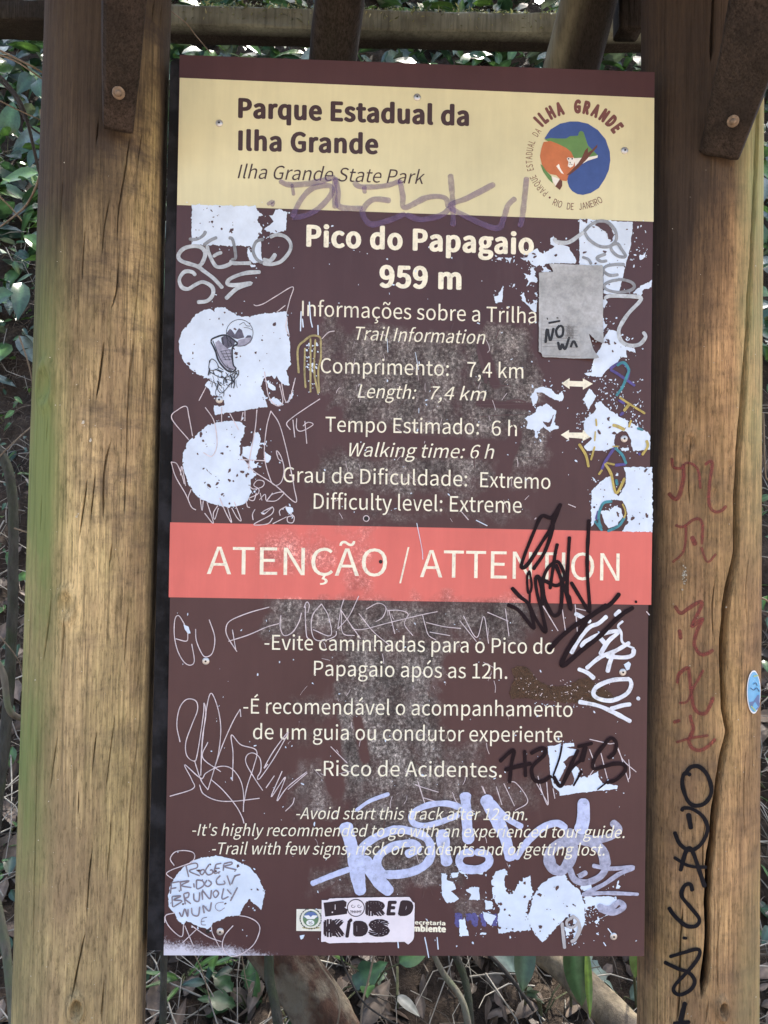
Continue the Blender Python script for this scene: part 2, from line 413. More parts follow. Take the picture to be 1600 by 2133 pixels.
# ------------------------------------------------------------------ the sign
sign = empty('information_sign', (0, .02, .75), 'tall maroon trail sign with cream header and red band, covered in graffiti', 'sign')
TL, TR, BR, BL = (374, 114), (1364, 150), (1342, 1992), (341, 1990)
def scuff_at(p):
    x, y = p[:, 0], p[:, 1]; s = np.zeros(len(p))
    def box(x0, y0, x1, y1, v, soft=45):
        wx = x + (fbm(x / 60, y / 60, 5) - .5) * 90; wy = y + (fbm(x / 60, y / 60, 9) - .5) * 60
        d = np.minimum(np.minimum(wx - x0, x1 - wx), np.minimum(wy - y0, y1 - wy))
        return v * np.clip(d / soft + .4, 0, 1)
    for b in [(700, 690, 960, 900, .85), (960, 690, 1120, 910, .86), (1020, 880, 1140, 985, .72), (650, 945, 1010, 1010, .85), (680, 1000, 1000, 1035, .7),
              (990, 960, 1130, 1030, .4), (640, 1058, 1100, 1092, .42), (655, 650, 720, 840, .5), (560, 1240, 1080, 1330, .80), (700, 1330, 930, 1660, .95),
              (600, 1590, 700, 1700, .55), (720, 1640, 960, 1850, .70), (900, 1540, 1010, 1700, .55), (640, 1800, 830, 1870, .45), (1040, 1270, 1110, 1320, .65),
              (530, 1100, 690, 1190, .40), (700, 1090, 800, 1245, .34), (1010, 1180, 1090, 1200, .2), (990, 1600, 1120, 1700, .35), (930, 1860, 1010, 1930, .4),
              (660, 490, 1080, 600, .10), (600, 1440, 700, 1560, .35)]:
        s = np.maximum(s, box(*b))
    # wiped clean strokes through the scuffs
    for x0, y0, x1, y1, w in [(740, 935, 1060, 935, 20), (1075, 905, 1040, 1010, 14), (1005, 720, 1032, 800, 12), (690, 1520, 700, 1640, 22), (1000, 840, 1140, 850, 9), (700, 860, 690, 900, 14), (745, 1500, 760, 1580, 12)]:
        vx, vy = x1 - x0, y1 - y0; t = np.clip(((x - x0) * vx + (y - y0) * vy) / (vx * vx + vy * vy), 0, 1)
        d = np.hypot(x - x0 - t * vx, y - y0 - t * vy); s *= np.clip((d - w * .6) / (w * .7), 0, 1)
    return np.clip(s, 0, 1)
def mist_at(p):
    x, y = p[:, 0], p[:, 1]
    d = (y - 1935) / 62 - np.clip(x - 480, 0, 400) / 330 - np.clip(x - 341, 0, 900) / 900
    d += (fbm(x / 40, y / 40, 3) - .5) * .5
    return np.clip(d, 0, 1) * np.clip((760 - x) / 120, 0, 1)
def sheet(name, quad, m, off, nu, nv, parent=sign):
    u, v = np.meshgrid(np.linspace(0, 1, nu), np.linspace(0, 1, nv)); u = u.ravel()[:, None]; v = v.ravel()[:, None]
    a, b, c, d = [np.array(q, float) for q in quad]
    p = (a * (1 - u) + b * u) * (1 - v) + (d * (1 - u) + c * u) * v
    V = P(p, 0.0) + np.array([0, -off, 0])
    f = gridfaces(nu, nv)[:, ::-1]
    return obj(name, V, np.ascontiguousarray(f), m, parent, attrs={'scuff': scuff_at(p), 'mist': mist_at(p)})
panel = sheet('panel', (TL, TR, BR, BL), M_MAROON, 0, 210, 390)
def solid(name, quad, y0, y1, m, parent, corner=0.004, attrs=None):
    """a board with the outline of a quad (photo pixels on the sign plane), from depth y0 to y1, its corners rounded"""
    c = P(quad, 0.0)[:, [0, 2]]; pts = []
    for i in range(4):
        a, b, d = c[i - 1], c[i], c[(i + 1) % 4]
        e1 = (a - b) / np.linalg.norm(a - b); e2 = (d - b) / np.linalg.norm(d - b)
        for t in np.linspace(0, 1, 5): pts.append(b + e1 * corner * (1 - t) ** 2 + e2 * corner * t ** 2)
    pts = np.array(pts); n = len(pts)
    V = np.vstack([np.c_[pts[:, 0], np.full(n, y0), pts[:, 1]], np.c_[pts[:, 0], np.full(n, y1), pts[:, 1]]])
    Fs = [tuple(range(n - 1, -1, -1)), tuple(range(n, 2 * n))] + [(i, (i + 1) % n, n + (i + 1) % n, n + i) for i in range(n)]
    return obj(name, V, Fs, m, parent, attrs=attrs)
M_EDGE = flat('pale_sheet_edge', (.30, .26, .27), .4)
solid('panel_edge', (TL, TR, BR, BL), .0008, .0075, M_EDGE, sign, .003)
solid('backing_board', ((352, 118), (1336, 152), (1332, 1984), (303, 1986)), .0085, .045, M_BACK, sign, .008)
sheet('header_band', ((374.5, 162), (1363, 204), (1361.5, 462), (369, 427)), M_CREAM, .0003, 120, 40)
sheet('warning_band', ((354.5, 1088), (1358.5, 1108), (1356.5, 1260), (351.5, 1244)), M_RED, .0003, 120, 30)
sheet('title_rail', ((374.5, 115), (1363, 151), (1363, 203), (374.5, 161)), M_MAROON, .0003, 120, 14)

T_OFF = .0006
for body, x0, y0, x1, y1, cap, it, bo in [
    ('Parque Estadual da', 496, 244, 977, 261, 38, 0, .020), ('Ilha Grande', 496, 312, 788, 320, 38.5, 0, .018), ('Ilha Grande State Park', 495, 371.3, 885, 383.6, 28.5, .24, 0)]:
    letters(Marks(T_OFF), body, x0, y0, x1, y1, cap, it, bo).build('lettering', M_BROWN, sign, 'dark brown words on the cream header')
for body, x0, y0, x1, y1, cap, it, bo in [
    ('Pico do Papagaio', 638, 512, 1112, 529.5, 42, 0, .018), ('959 m', 790, 597, 961, 602, 43, 0, .018),
    ('Informações sobre a Trilha', 629, 658, 1117, 673.6, 31.5, 0, 0), ('Trail Information', 741, 708, 1011, 716.7, 27.5, .24, 0),
    ('Comprimento:', 668, 777, 934.5, 783, 31, 0, 0), ('7,4 km', 973, 785, 1090, 788.5, 31, 0, 0),
    ('Length:', 745, 828.4, 867, 831, 27.5, .24, 0), ('7,4 km', 897, 832, 1013, 835, 27.5, .24, 0),
    ('Tempo Estimado:', 678, 899, 997.5, 905, 31, 0, 0), ('6 h', 1024, 907, 1076.6, 908.5, 31, 0, 0),
    ('Walking time: 6 h', 727.5, 950.5, 1029.4, 955.5, 28, .24, 0),
    ('Grau de Dificuldade:', 590, 1004, 973, 1013, 31, 0, 0), ('Extremo', 1000.4, 1014.5, 1146.4, 1018.7, 31, 0, 0),
    ('Difficulty level: Extreme', 653.5, 1059.7, 1086.4, 1068.3, 32, 0, 0),
    ('ATENÇÃO', 431, 1195.5, 806, 1200.5, 57, 0, 0), ('/', 832, 1201, 852, 1201.5, 57, 0, 0), ('ATTENTION', 875, 1202, 1290, 1209.5, 56.5, 0, 0),
    ('-Evite caminhadas para o Pico do', 551, 1353, 1154.5, 1362, 31, 0, 0), ('Papagaio após as 12h.', 654, 1407.3, 1056.6, 1414, 31, 0, 0),
    ('-É recomendável o acompanhamento', 507, 1486, 1192.3, 1493, 31, 0, 0), ('de um guia ou condutor experiente', 527, 1539.3, 1171.3, 1546, 31, 0, 0),
    ('-Risco de Acidentes.', 657.5, 1615.6, 1045, 1619, 31, 0, 0),
    ('-Avoid start this track after 12 am.', 617, 1705, 1097.8, 1707.5, 24, .22, 0),
    ("-It's highly recommended to go with an experienced tour guide.", 401, 1739.4, 1300, 1744.6, 24, .22, 0),
    ('-Trail with few signs, risck of accidents and of getting lost.', 442, 1778.3, 1258.5, 1781, 24.5, .22, 0),
    ('ecretaria', 864, 1925, 927.7, 1927, 8, 0, .02), ('mbiente', 860, 1939.3, 929, 1941, 11.5, 0, .03)]:
    letters(Marks(.00215 if cap in (24, 24.5) else T_OFF), body, x0, y0, x1, y1, cap, it, bo).build('lettering', M_TEXT, sign)
for tr, pts in [(E, [(800, 300), (863, 257), (863, 280), (968, 283), (968, 260), (1047, 303), (968, 350), (968, 327), (862, 322), (862, 345)]),
                (E, [(793, 708), (858, 668), (858, 690), (965, 690), (970, 668), (1045, 715), (968, 757), (965, 738), (858, 730), (858, 752)])]:
    Marks(T_OFF).poly(tr(pts)).build('double_arrow', M_TEXT, sign)

# --- park emblem
emb = Marks(.0006).poly(B([(470, 700), (500, 655), (550, 625), (600, 614), (640, 614), (690, 625), (740, 657), (780, 705), (800, 765), (803, 810), (795, 860), (775, 905), (745, 950), (705, 975), (665, 985), (635, 980), (610, 965), (595, 945), (587, 920), (585, 890), (600, 860), (560, 790), (500, 710)])).build('park_emblem', flat('emblem_blue', (.045, .085, .26), .45), sign, 'round emblem of an orange monkey on a branch before green land and blue sea')
for i, (nm, col, pl) in enumerate([
    ('green_land', (.12, .24, .07), [[(470, 705), (500, 697), (540, 700), (580, 700), (600, 688), (640, 686), (645, 668), (655, 661), (668, 668), (690, 735), (715, 760), (738, 783), (735, 795), (690, 797), (620, 802), (560, 760), (500, 720)], [(450, 830), (470, 840), (485, 870), (505, 890), (514, 928), (490, 905), (465, 870)]]),
    ('white_marking', (.78, .76, .68), [[(620, 800), (690, 795), (740, 785), (738, 797), (690, 812), (640, 840), (615, 848)], [(508, 890), (548, 905), (527, 940), (512, 915)]]),
    ('monkey_body', (.50, .16, .055), [[(466, 718), (500, 713), (540, 728), (580, 748), (605, 768), (620, 800), (625, 840), (610, 870), (592, 885), (583, 915), (555, 912), (530, 885), (500, 880), (480, 865), (457, 830), (448, 790), (455, 750)]]),
    ('branch', (.13, .045, .022), [[(738, 730), (736, 745), (705, 780), (680, 810), (640, 850), (600, 882), (580, 886), (600, 868), (640, 825), (660, 795), (675, 760), (690, 745), (690, 772), (708, 760)], [(548, 905), (560, 915), (560, 940), (548, 960), (525, 942)]]),
    ('monkey_face', (.80, .78, .70), [[(583, 802), (590, 795), (605, 799), (618, 797), (624, 812), (615, 840), (600, 848), (588, 840), (592, 820)], [(530, 840), (543, 828), (550, 850), (568, 880), (555, 875)]])]):
    k = Marks(.0007 + i * .00006)
    for q in pl: k.poly(B(q))
    o = k.build(nm, flat('emblem_' + nm, col, .45), emb)
k = Marks(.00105)
for c_, r_ in [((592, 803), 4), ((610, 803), 4), ((600, 822), 3)]: k.disc(B([c_])[0], r_ / 2.42)
k.stroke(B([(594, 832), (602, 829), (612, 834)]), 2 / 2.4); k.build('monkey_features', M_HOLE, emb)
k = Marks(.0006); cx, cy = B([(626, 799)])[0]
def ring_text(body, rad, a0, a1, cap, inward=False, bold=0.0, squash=.8):
    CAPH = caph(); ws = []
    for ch in body:
        if ch == ' ': ws.append(.28); continue
        v, f = glyphs(ch, 0, bold); ws.append((v[:, 0].max() - v[:, 0].min()) + .055)
    tot = sum(ws); acc = 0
    for ch, w_ in zip(body, ws):
        am = math.radians(a0 + (a1 - a0) * (acc + w_ / 2) / tot); span = abs(math.radians(a1 - a0)) * w_ / tot * rad; acc += w_
        if ch == ' ': continue
        v, f = glyphs(ch, 0, bold); wid = v[:, 0].max() - v[:, 0].min()
        x = (v[:, 0] - v[:, 0].min() - wid / 2) / (wid + .055) * span; y = v[:, 1] / CAPH * cap
        ex = np.array([math.cos(am), -math.sin(am)]); tg = np.array([math.sin(am), math.cos(am)])
        if inward: p = np.array([cx, cy]) + ex * (rad - y)[:, None] - tg * x[:, None]
        else: p = np.array([cx, cy]) + ex * (rad + y)[:, None] + tg * x[:, None]
        fs = []
        for q in f:
            q = list(q); X, Y = p[q][:, 0], p[q][:, 1]
            fs.append(q if np.sum(X * np.roll(Y, -1) - Y * np.roll(X, -1)) < 0 else q[::-1])
        k.add(p, fs)
s_ = 1 / 2.4242
ring_text('ILHA GRANDE', 232 * s_, 138, 31, 58 * s_, False, .04)
ring_text('PARQUE ESTADUAL DA', 217 * s_, 232, 141, 33 * s_, False, 0)
ring_text('RIO DE JANEIRO', 262 * s_, 243, 303, 34 * s_, True, 0)
k.disc(B([(497, 998)])[0], 2.2)
k.build('emblem_lettering', flat('emblem_letters', (.16, .06, .05), .5), emb)

# --- peeled patches: bare white sheet where stickers and paint came off
SPECK = Marks(.00115)
def patch(tr, polys, jag=3.0, spike=3.0, specks=.0012, label=None, holes=(), sub=()):
    k = Marks(.0009)
    for q in polys:
        q = tr(q); k.poly(q, jag, 2.5, None, spike)
        a = np.array(q); x0, y0 = a.min(0); x1, y1 = a.max(0)
        for _ in range(int((x1 - x0) * (y1 - y0) * specks)):
            c_ = (rng.uniform(x0, x1), rng.uniform(y0, y1))
            if inside(c_, q): SPECK.blob(c_, rng.choice([.8, 1, 1.2, 1.6, 2.4, 3.2]), None, rng.uniform(.6, 2), rng.uniform(0, 3))
        # flakes left just outside the edge
        for _ in range(int(len(q) * 1.2)):
            b_ = rng.choice(q); c_ = (b_[0] + rng.gauss(0, 9), b_[1] + rng.gauss(0, 9))
            if 380 < c_[0] < 1335 and not (1080 < c_[1] < 1265): k.blob(c_, rng.choice([.7, .9, 1.2, 1.8]), None, rng.uniform(.7, 2), rng.uniform(0, 3))
    o = k.build('peeled_patch', M_WHITE, sign, label)
    for q in holes: SPECK.poly(tr(q), 2.2, 2.5, None, 2.5)
    return o
patch(C, [[(228, 25), (735, 38), (745, 75), (790, 108), (755, 130), (752, 170), (790, 212), (775, 240), (760, 270), (715, 340), (720, 380), (685, 352), (520, 350), (395, 345), (228, 345)],
          [(840, 110), (870, 110), (885, 80), (920, 60), (985, 85), (975, 225), (930, 245), (880, 250), (830, 238), (800, 220), (840, 190), (880, 160)],
          [(665, 400), (680, 360), (700, 410), (730, 330), (775, 310), (780, 420), (790, 480), (720, 490), (680, 460)], [(690, 505), (715, 500), (735, 515), (700, 522)]], 1.6, 2, .0018,
      'square bare patch left by a sticker below the cream header',
      holes=[[(530, 225), (560, 215), (562, 235), (525, 248)], [(385, 125), (410, 120), (400, 133)], [(715, 165), (735, 160), (730, 175)]])
patch(C, [[(415, 845), (470, 840), (510, 850), (540, 880), (600, 905), (620, 918), (980, 868), (985, 930), (1000, 1060), (1015, 1290), (980, 1340), (1005, 1460), (940, 1440), (900, 1380), (880, 1410), (860, 1380), (800, 1400), (775, 1465), (810, 1540), (825, 1630), (490, 1680), (410, 1695), (402, 1615), (485, 1620), (485, 1575), (460, 1545), (420, 1540), (380, 1530), (365, 1490), (335, 1460), (365, 1405), (300, 1385), (220, 1335), (160, 1260), (130, 1170), (122, 1100), (160, 1010), (215, 960), (240, 915), (320, 860), (375, 848), (410, 880)],
          [(820, 1420), (880, 1460), (900, 1500), (870, 1500), (830, 1470)], [(840, 1570), (900, 1560), (955, 1605), (900, 1622), (855, 1600)], [(990, 1570), (1040, 1490), (1025, 1560), (985, 1595)]], 2.2, 2.4, .0009,
      'large bare patch with the hiking boot drawing', holes=[[(725, 1190), (745, 1185), (745, 1215), (730, 1210)], [(478, 872), (500, 875), (488, 890)]])
patch(F, [[(240, 500), (290, 455), (345, 410), (400, 390), (470, 375), (540, 365), (610, 375), (650, 410), (645, 470), (610, 530), (620, 570), (690, 570), (715, 520), (725, 450), (750, 460), (775, 495), (770, 560), (740, 665), (720, 700), (780, 735), (710, 745), (715, 780), (755, 795), (695, 830), (690, 900), (700, 930), (680, 985), (650, 1020), (590, 1045), (500, 1055), (420, 1035), (370, 1020), (300, 990), (240, 930), (200, 870), (170, 780), (155, 700), (165, 620), (190, 540)],
          [(810, 610), (855, 650), (840, 700), (805, 700)], [(970, 1050), (1030, 1055), (1035, 1090), (1010, 1110), (980, 1090)], [(770, 545), (815, 547), (815, 558), (770, 556)]], 2.0, 2.2, .0020,
      'round bare patch above the red band', holes=[[(625, 640), (640, 655), (690, 680), (680, 720), (640, 680)], [(335, 740), (385, 800), (380, 790)], [(345, 880), (375, 915), (360, 905)], [(612, 768), (650, 765), (645, 785), (615, 780)], [(610, 560), (640, 560), (630, 610), (615, 650)]])
patch(D, [[(940, 62), (1365, 85), (1350, 250), (1330, 340), (1295, 470), (1255, 640), (1225, 660), (1130, 655), (1130, 480), (1115, 435), (940, 425)]], 1.6, 2, .0016, 'bare strip behind the paper notice',
      holes=[[(1060, 110), (1100, 85), (1150, 90), (1190, 130), (1210, 190), (1190, 250), (1165, 195), (1150, 165), (1110, 140)], [(945, 65), (1005, 70), (995, 100), (960, 80)], [(1125, 310), (1155, 320), (1140, 335)]])
patch(D, [[(710, 215), (740, 200), (770, 265), (840, 275), (890, 340), (918, 395), (910, 415), (690, 415), (650, 440), (700, 465), (730, 485), (640, 480), (600, 440), (560, 420), (540, 390), (530, 360), (560, 320), (600, 297), (650, 340), (700, 310), (735, 290), (745, 275), (712, 262)],
          [(500, 495), (550, 510), (560, 440), (600, 470), (580, 520), (612, 540), (600, 570), (560, 560), (520, 600), (540, 560)], [(475, 670), (500, 645), (520, 720), (550, 745), (605, 700), (600, 800), (580, 800), (530, 750), (490, 710)],
          [(265, 680), (300, 660), (335, 590), (340, 600), (325, 725), (275, 730)], [(270, 385), (300, 365), (335, 370), (310, 390)], [(350, 370), (405, 370), (390, 415)], [(470, 370), (550, 365), (530, 405)],
          [(415, 580), (432, 575), (430, 598), (412, 600)], [(580, 655), (608, 640), (608, 670)]], 1.8, 2.2, .0015, 'torn bare flakes beside the summit name', holes=[[(575, 455), (625, 425), (655, 465), (600, 485)]])
patch(D, [[(1125, 700), (1165, 715), (1130, 780)], [(1125, 850), (1135, 850), (1140, 900), (1165, 895), (1130, 960)], [(1180, 935), (1240, 960), (1250, 1000), (1285, 1060), (1380, 1090), (1380, 1120), (1310, 1100), (1320, 1165), (1270, 1160), (1230, 1210), (1170, 1250), (1110, 1315), (985, 1305), (975, 1285), (1035, 1280), (1050, 1190), (1080, 1120), (1120, 1060), (1140, 1000)],
          [(1365, 650), (1420, 600), (1480, 570), (1515, 545), (1510, 600), (1450, 620), (1430, 670)], [(1410, 355), (1450, 345), (1465, 320), (1460, 370), (1420, 390)]], 1.8, 2.2, .0012, 'torn bare flakes under the paper notice', holes=[[(1150, 1015), (1180, 1020), (1185, 1060), (1160, 1055)]])
patch(E, [[(555, 400), (590, 345), (650, 325), (720, 345), (760, 390), (800, 370), (818, 400), (805, 445), (740, 425), (690, 405), (650, 370), (600, 370), (610, 420), (600, 460), (570, 480)],
          [(600, 490), (680, 460), (720, 500), (760, 520), (750, 570), (740, 610), (780, 655), (700, 680), (660, 650), (610, 680), (610, 735), (590, 735), (590, 675), (520, 660), (530, 600), (500, 575), (570, 545), (600, 520)]], 2, 2.2, .0008, 'splash shaped bare flake left of the arrows', holes=[[(650, 600), (700, 610), (740, 540), (710, 640), (670, 640)]])
patch(E, [[(1060, 470), (1105, 440), (1170, 505), (1270, 570), (1380, 630), (1480, 690), (1502, 715), (1500, 825), (1370, 835), (1350, 780), (1350, 750), (1310, 680), (1260, 680), (1225, 700), (1215, 770), (1225, 800), (1140, 835), (1000, 835), (975, 800), (1040, 740), (980, 680), (970, 620), (1000, 570), (1050, 540), (1075, 500)],
          [(970, 430), (1020, 340), (1075, 400), (1040, 460), (1010, 510), (985, 450)], [(1265, 815), (1330, 808), (1335, 830), (1270, 830)]], 1.6, 2, .0014, 'triangular bare patch beside the lower arrow')
patch(E, [[(1290, 962), (1520, 965), (1520, 1480), (1275, 1475), (1330, 1400), (1310, 1280), (1280, 1230), (1200, 1225), (1120, 1250), (1090, 1320), (1070, 1380), (1035, 1440), (1035, 1150), (1080, 1110), (1130, 1060), (1190, 1035), (1205, 1080), (1215, 1160), (1250, 1200), (1310, 1090), (1310, 1020)],
          [(1110, 1310), (1180, 1310), (1220, 1270), (1270, 1290), (1285, 1360), (1240, 1420), (1170, 1450), (1140, 1410)], [(1225, 1020), (1250, 1010), (1245, 1035)], [(1040, 1045), (1070, 1060), (1055, 1080)]], 1.8, 2.2, .0018, 'square bare patch touching the red band at its right end')
patch(L, [[(690, 210), (800, 185), (900, 180), (900, 205), (830, 215), (930, 235), (930, 270), (860, 285), (815, 330), (850, 400), (880, 365), (910, 360), (945, 400), (920, 450), (960, 450), (1040, 430), (1090, 400), (1090, 450), (1120, 500), (1245, 520), (1240, 545), (1080, 560), (900, 580), (785, 600), (780, 570), (730, 520), (710, 450), (700, 300)]], 1.4, 1.6, .0008, 'bare patch under the black scrawl', holes=[[(780, 480), (850, 330), (870, 380), (900, 470), (890, 510), (800, 520)]])
patch(J, [[(165, 790), (220, 720), (300, 660), (400, 630), (530, 615), (640, 635), (750, 680), (830, 720), (910, 820), (960, 950), (930, 1100), (860, 1050), (820, 1000), (780, 1050), (730, 1150), (630, 1160), (560, 1200), (510, 1210), (450, 1270), (370, 1260), (300, 1220), (250, 1200), (230, 1240), (170, 1190), (150, 1140), (95, 1070), (88, 980), (105, 890)]], 1.6, 2, .0012, 'round bare patch with handwritten names near the bottom corner')
patch(L, [[(570, 1400), (640, 1290), (720, 1250), (820, 1215), (870, 1290), (940, 1350), (980, 1450), (985, 1600), (940, 1690), (900, 1720), (890, 1560), (860, 1530), (760, 1640), (650, 1760), (590, 1700), (545, 1620), (530, 1560), (560, 1450)],
          [(245, 1270), (280, 1200), (350, 1180), (370, 1210), (340, 1260), (360, 1360), (410, 1380), (460, 1290), (550, 1225), (570, 1400), (540, 1440), (525, 1530), (556, 1665), (420, 1675), (300, 1690), (290, 1570), (310, 1500), (250, 1400)],
          [(970, 1395), (1080, 1400), (1230, 1395), (1240, 1450), (1190, 1480), (1090, 1500), (1050, 1470), (1000, 1480), (990, 1560)], [(940, 1320), (1030, 1300), (1040, 1340), (960, 1360)], [(1225, 1330), (1250, 1270), (1260, 1340)], [(1060, 1600), (1170, 1535), (1100, 1580), (1080, 1615)], [(820, 1640), (880, 1655), (840, 1730)]], 2.4, 4.5, .0016, 'largest torn bare patch with a ragged fringe')
patch(K, [[(1110, 1110), (1150, 1110), (1150, 1160), (1200, 1170), (1215, 1220), (1180, 1240), (1240, 1290), (1200, 1320), (1150, 1320), (1115, 1270)], [(1180, 1110), (1240, 1100), (1225, 1140), (1190, 1145)], [(1285, 1230), (1330, 1210), (1385, 1210), (1390, 1300), (1310, 1300), (1330, 1265)], [(1425, 1300), (1480, 1310), (1480, 1370), (1430, 1370)], [(1410, 1385), (1460, 1400), (1510, 1420), (1470, 1490), (1420, 1440)], [(1240, 1450), (1280, 1440), (1310, 1560), (1240, 1565)], [(1230, 1092), (1420, 1088), (1410, 1115), (1260, 1110)], [(1400, 1535), (1440, 1540), (1430, 1555), (1390, 1550)]], 1.6, 2.2, .0008, 'small torn bare flakes over the worn blue logo')
k = Marks(.00085)
for q in [[(1210, 1400), (1262, 1398), (1265, 1440), (1235, 1500), (1212, 1490)], [(1285, 1405), (1350, 1395), (1375, 1420), (1370, 1500), (1340, 1490), (1320, 1440), (1300, 1480)], [(1385, 1400), (1420, 1395), (1440, 1450), (1440, 1500), (1400, 1490)], [(1470, 1410), (1515, 1400), (1515, 1490), (1480, 1490)]]: k.poly(K(q), 2.5, 2.5, None, 3)
k.build('worn_logo', flat('worn_blue', (.10, .10, .30), .5, .3, 200, .85), sign)
# stray white chips and runs over the whole sheet
k = Marks(.00088)
def chips(x0, y0, x1, y1, n, rs=(.7, .9, 1.2, 1.6)):
    for _ in range(n): k.blob((rng.uniform(x0, x1), rng.uniform(y0, y1)), rng.choice(rs), None, rng.uniform(.6, 2.6), rng.uniform(0, 3))
chips(1230, 790, 1340, 900, 150); chips(1215, 700, 1340, 800, 40); chips(1180, 1880, 1250, 1975, 60); chips(380, 470, 1340, 1070, 110); chips(360, 1270, 1335, 1960, 150)
chips(1310, 460, 1350, 560, 26); chips(1200, 860, 1240, 900, 30); chips(1110, 1430, 1230, 1475, 40, (.7, .9)); chips(1010, 1860, 1110, 1920, 12)
for q in [[(1095, 870), (1090, 1030)], [(1105, 930), (1112, 1000)], [(1160, 795), (1170, 930), (1185, 1000)], [(1228, 980), (1230, 1060)]]: k.stroke(C(q), 2.6)
for q in [[(850, 1350), (880, 1500), (885, 1560)], [(680, 290), (684, 370)], [(842, 370), (860, 470)], [(862, 690), (862, 720)]]: k.stroke(G(q), 1.2)
for q in [[(990, 1570), (1005, 1640), (1020, 1720)], [(1080, 1570), (1088, 1660)], [(795, 1590), (800, 1650)]]: k.stroke(K(q), 2.2)
for q in [[(120, 1385), (210, 1430)]]: k.stroke(E(q), 1.8)
for q in [[(1165, 1650), (1195, 1690)], [(1130, 1760), (1150, 1790)]]: k.stroke(L(q), 2.2)
k.poly(K([(85, 1560), (118, 1552), (110, 1580), (95, 1590)]), 1, 2)
k.poly(H([(1290, 1385), (1330, 1362), (1348, 1385), (1335, 1425), (1315, 1435)]), 1, 2); k.poly(I_([(195, 300), (235, 315), (252, 372), (230, 372), (205, 335)]), 1, 2)
k.build('paint_chips', M_WHITE, sign)
SPECK.build('paint_remnants', M_FLECK, sign)

# --- drawing of a boot on the large patch
k = Marks(.0013)
for q in [[(500, 1050), (530, 1010), (545, 1020), (570, 1055), (602, 1005), (625, 1020), (645, 1080), (590, 1092), (560, 1085)], [(650, 1083), (670, 1062), (695, 1062), (708, 1080)]]: k.poly(C(q))
k.poly(C([(460, 1082), (500, 1055), (575, 1110), (560, 1145), (510, 1168), (468, 1130)]))
boot = k.build('boot_drawing', flat('drawing_dark', (.09, .085, .12), .5, .4, 160), sign, 'ink drawing of a hiking boot standing on rocks below a round mountain view')
k = Marks(.0012).poly(C([(590, 1145), (585, 1120), (600, 1098), (650, 1085), (712, 1082), (695, 1120), (650, 1148)]))
k.poly(C([(420, 1185), (415, 1120), (440, 1100), (500, 1160), (550, 1180), (555, 1290), (572, 1325), (540, 1345), (490, 1320), (445, 1255)]))
k.build('drawing_shade', flat('drawing_grey', (.30, .30, .38), .5, .3, 140), boot)
k = Marks(.0014); th = np.linspace(0, 2 * np.pi, 40)
k.stroke([C([(608 + 106 * math.cos(t), 1043 + 106 * math.sin(t))])[0] for t in th], 1.2)
for q, w in [([(380, 1115), (395, 1088), (495, 1060), (575, 1110), (588, 1132), (550, 1165), (556, 1290), (578, 1325), (550, 1352), (500, 1335), (440, 1262), (415, 1185), (380, 1115)], 3.4), ([(395, 1105), (425, 1180), (455, 1250), (500, 1310), (560, 1335)], 1.6),
             ([(455, 1190), (540, 1175)], 1), ([(460, 1210), (545, 1205)], 1), ([(470, 1235), (548, 1228)], 1), ([(480, 1255), (550, 1255)], 1), ([(460, 1190), (500, 1260)], 1), ([(495, 1185), (530, 1260)], 1), ([(530, 1180), (545, 1250)], 1),
             ([(605, 980), (640, 960), (660, 985), (690, 990)], 1), ([(640, 1000), (680, 1005), (705, 1020)], 1), ([(470, 1075), (480, 1140)], 1.4), ([(500, 1060), (520, 1150)], 1.4), ([(530, 1080), (545, 1150)], 1.4)]: k.stroke(C(q), w)
for _ in range(46):
    x = rng.uniform(365, 590); y = 1290 + (x - 365) * .25 * rng.random() + rng.uniform(0, 200) * (1 - abs(x - 440) / 260)
    a = rng.uniform(.3, 2.2); l_ = rng.uniform(25, 75); k.stroke(C([(x, y), (x + l_ * .5 * math.cos(a) + rng.uniform(-8, 8), y + l_ * .5 * math.sin(a)), (x + l_ * math.cos(a), y + l_ * math.sin(a))]), rng.choice([.8, 1.1, 1.6, 2.2]))
for q in [[(370, 1260), (365, 1330), (400, 1340), (440, 1320), (420, 1270), (385, 1250), (370, 1280)], [(365, 1350), (480, 1400), (600, 1340)], [(600, 1340), (595, 1380), (540, 1440), (460, 1520), (400, 1420)]]: k.stroke(C(q), 1.6)
k.build('drawing_lines', flat('drawing_ink', (.02, .02, .03), .5), boot)

# --- graffiti
def gtag(label, m, off, *groups, name='graffiti_tag'):
    k = Marks(off)
    for tr, w, lst in groups:
        for q in lst:
            if isinstance(q, tuple): k.stroke(tr(q[0]), q[1])
            else: k.stroke(tr(q), w)
    return k.build(name, m, sign, label)
gtag('rounded grey letters and squiggles on the left below the header', M_GREYPEN, .0016, (C, 8, [
    [(475, 690), (400, 610), (320, 550), (270, 515), (150, 475), (122, 430), (165, 375), (250, 355), (310, 370), (335, 420), (310, 490), (275, 520)],
    [(350, 350), (360, 400), (395, 480), (430, 520), (490, 515), (545, 490)], [(395, 440), (430, 418), (470, 405)],
    [(535, 465), (560, 490), (700, 490)], [(845, 285), (900, 265), (960, 275), (1000, 310), (1015, 360), (990, 420), (930, 480), (850, 500), (790, 490)], [(790, 460), (850, 470), (895, 415)],
    [(260, 590), (230, 560), (170, 560), (130, 620), (150, 680), (200, 695), (260, 660), (320, 640), (390, 680), (395, 740), (350, 790), (270, 800)], [(775, 560), (650, 570), (540, 610), (510, 650), (560, 665), (700, 650), (590, 690), (495, 775)]]))
gtag(None, M_GREYPEN2, .0017, (C, 7, [[(205, 300), (270, 300), (320, 270), (340, 235)], [(320, 350), (375, 310), (430, 285)], [(520, 290), (550, 300), (570, 380), (575, 450), (540, 465)], [(800, 300), (740, 320), (715, 390), (740, 455), (790, 490)]]))
